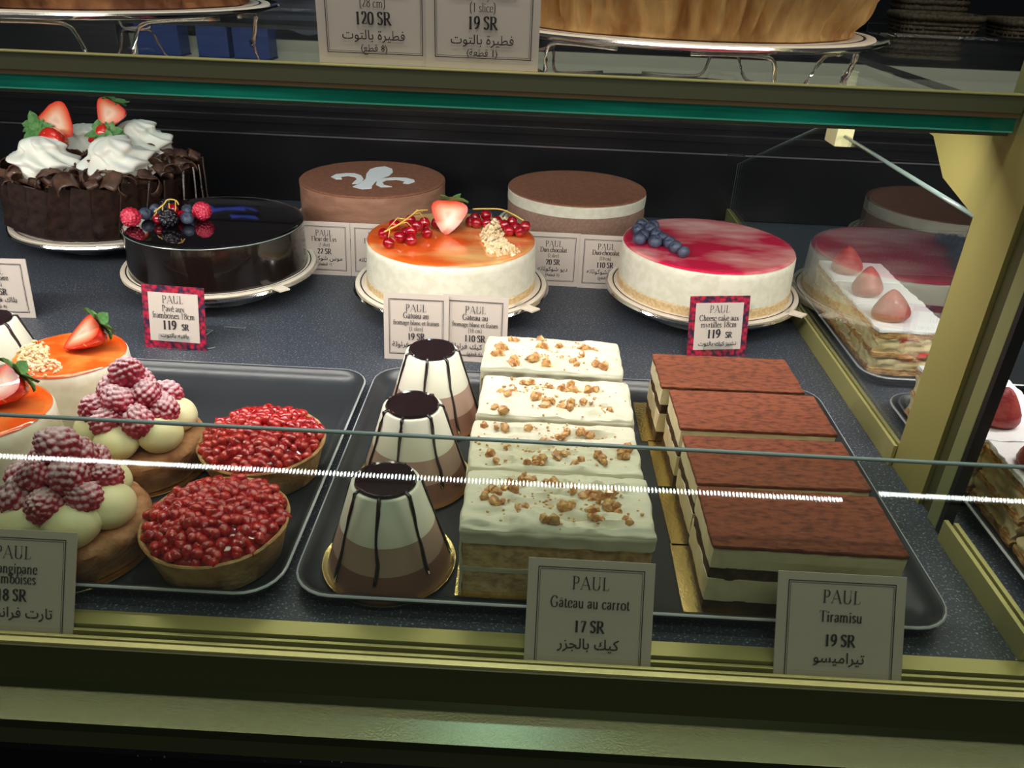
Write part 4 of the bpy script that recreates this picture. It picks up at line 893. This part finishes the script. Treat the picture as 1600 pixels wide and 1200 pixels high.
def pie(x, y, z, rb, rt, h, m, label, brd):
    b = thing('cake_board', 'cream cardboard disc under the ' + brd, 'cake board', (x, y, z)); obj('disc', bm_board, b, sc=((rb + .017) / .0985, (rb + .017) / .0985, 1)); obj('printed_ring', ring, b, (0, 0, .0004), sc=((rb + .017) / .0985, (rb + .017) / .0985, 1))
    t = thing('blueberry_tart', label, 'tart', (x, y, z + .0019))
    def fl(a, r, zz):
        k = min(1, max(0, zz / .01)); return r + .0032 * k * (1 + .6 * sin(7 * a)) * cos(64 * a + 3 * sin(5 * a) + zz * 40) + .0045 * k * nz((cos(a) * 20, sin(a) * 20, zz * 30), 1.0) + .004 * nz((cos(a) * 3, sin(a) * 3, zz * 60), 1.2), zz + (.0032 * nz((cos(a) * 3, sin(a) * 3, 1), 1.7) if zz > h * .8 else 0)
    prof = [(0, 0), (rb, 0), (rb + .002, .001)] + [(rb + (rt - rb) * q / 12, h * q / 12 + .001) for q in range(1, 13)] + [(rt - .001, h + .003), (rt - .006, h + .001), (rt - .008, h - .006), (0, h - .006)]
    obj('tart_crust', lathe('tart_crust', prof, m, 400, fn=fl), t)
    obj('filling', lathe('filling', [(rt - .008, h - .005), (rt - .014, h - .0015), (0, h - .001)], M['filling'], 80, .003, 60), t)
wire_stand(.1020, .6680, .150, .2830, 'chrome wire legged stand under the big tart at the upper right', (-62, -18, 60, 140, 215))
pie(.1020, .6680, .2830, .127, .143, .038, M['crust'], 'big golden fluted tart with dark blueberry filling at the upper right', 'big tart at the upper right')
wire_stand(-.3500, .6560, .139, .2850, 'chrome wire legged stand under the browned tart at the upper left', (-58, -140, 20, 100, 170))
pie(-.3500, .6560, .2850, .118, .128, .036, M['crustdark'], 'dark browned tart base cut off at the upper left corner', 'browned tart at the upper left')

# ------------------------------------------------------------------ behind the counter
cnt = thing('back_counter', 'dark worktop behind the display case carrying wicker baskets', 'counter', (0, 0, 0), me=None)
obj('worktop', box('worktop', -2, 2, 1.26, 2.2, .165, .195, M['blackframe'], .002), cnt); obj('cabinet_front', box('cabinet_front', -2, 2, 1.30, 2.2, -1.0, .165, M['wall']), cnt)
def basket(x, y, w, d, h, label, z=.195):
    t = thing('wicker_basket', label, 'basket', (x, y, z), (0, 0, rad(-6)), 'wicker baskets on the back counter')
    bm = bmesh.new(); n = 44; rows = 9
    for q in range(rows):
        zz = h * (q + .5) / rows; k = .78 + .22 * zz / h; pts = []
        for i in range(n + 1):
            a = 2 * pi * i / n; c, s = cos(a), sin(a); ex = .35
            px = math.copysign(abs(c) ** ex, c) * w / 2 * k; py = math.copysign(abs(s) ** ex, s) * d / 2 * k
            o = 1 + .018 * (1 if (i + q) % 2 else -1); pts.append((px * o, py * o, zz))
        tubemesh(bm, pts, h / rows * .52, 5)
    for i in range(0, 44, 2):
        a = 2 * pi * i / 44; c, s_ = cos(a), sin(a); P = [(math.copysign(abs(c) ** .35, c) * w / 2 * k * 1.01, math.copysign(abs(s_) ** .35, s_) * d / 2 * k * 1.01, zz) for k, zz in ((.78, 0), (1.0, h))]
        tubemesh(bm, P, .0022, 5)
    obj('woven_wall', mesh_from(bm, 'woven_wall', M['wicker']), t)
    bm = bmesh.new(); pts = [(math.copysign(abs(cos(a)) ** .35, cos(a)) * w / 2 * 1.02, math.copysign(abs(sin(a)) ** .35, sin(a)) * d / 2 * 1.02, h) for a in [2 * pi * i / 44 for i in range(45)]]
    tubemesh(bm, pts, .006, 6); obj('basket_rim', mesh_from(bm, 'basket_rim', M['wicker']), t)
    obj('basket_floor', box('basket_floor', -w * .38, w * .38, -d * .38, d * .38, .001, .006, M['wicker']), t)
    return t
basket(.700, 1.58, .135, .12, .062, 'dim wicker basket at the upper right, left of its neighbour')
basket(.865, 1.55, .135, .12, .060, 'dim wicker basket cut by the right edge of the photo')
basket(.770, 1.78, .14, .12, .10, 'dim wicker basket stacked behind the other two, at the upper right corner', z=.235)
cr = thing('crate', 'dark low crate raising the rear wicker basket', 'crate', (.80, 1.80, .195)); obj('crate_body', box('crate_body', -.16, .16, -.07, .07, 0, .039, M['blackframe'], .002), cr)
def bag(name, label, cat_, loc, outline, t_, m):
    return thing(name, label, cat_, loc, me=prism(name, outline, t_, m, 'x'))
for (x0, x1, l) in ((-.560, -.500, 'blue carton mirrored in the glass shelf behind the left wire stand, farther left'), (-.475, -.432, 'blue carton mirrored in the glass shelf behind the left wire stand'), (-.425, -.375, 'blue carton mirrored in the glass shelf, nearest the double price card')):
    c = thing('blue_carton', l, 'carton', ((x0 + x1) / 2, 1.160, .2852)); w = x1 - x0
    obj('carton_body', box('carton_body', -w / 2, w / 2, 0, .035, 0.0, .040, M['bluebox'], .001), c); obj('carton_flap', box('carton_flap', -w / 2 - .001, w / 2 + .001, -.001, .036, .040, .0415, M['bluebox']), c)
for (x0, x1, l) in ((-.760, -.585, 'dark box mirrored in the glass shelf at the far left'),):
    c = thing('storage_box', l, 'box', ((x0 + x1) / 2, 1.160, .2852)); w = x1 - x0
    obj('box_body', box('box_body', -w / 2, w / 2, 0, .035, 0, .045, M['blackframe'], .002), c); obj('box_lid', box('box_lid', -w / 2 - .001, w / 2 + .001, -.001, .036, .045, .048, M['blackframe'], .001), c)
g = thing('cloth_bundle', 'grey folded cloth hanging over the back counter beside the blue cartons', 'cloth', (-.40, 1.36, .195))
obj('cloth_fold', blk('cloth_fold', .15, .07, .11, M['greycloth'], 12, .012, 22, .02, top=lambda a, b: .012 * nz((a, b, 0), 20)), g)
print('objects', len(bpy.data.objects))
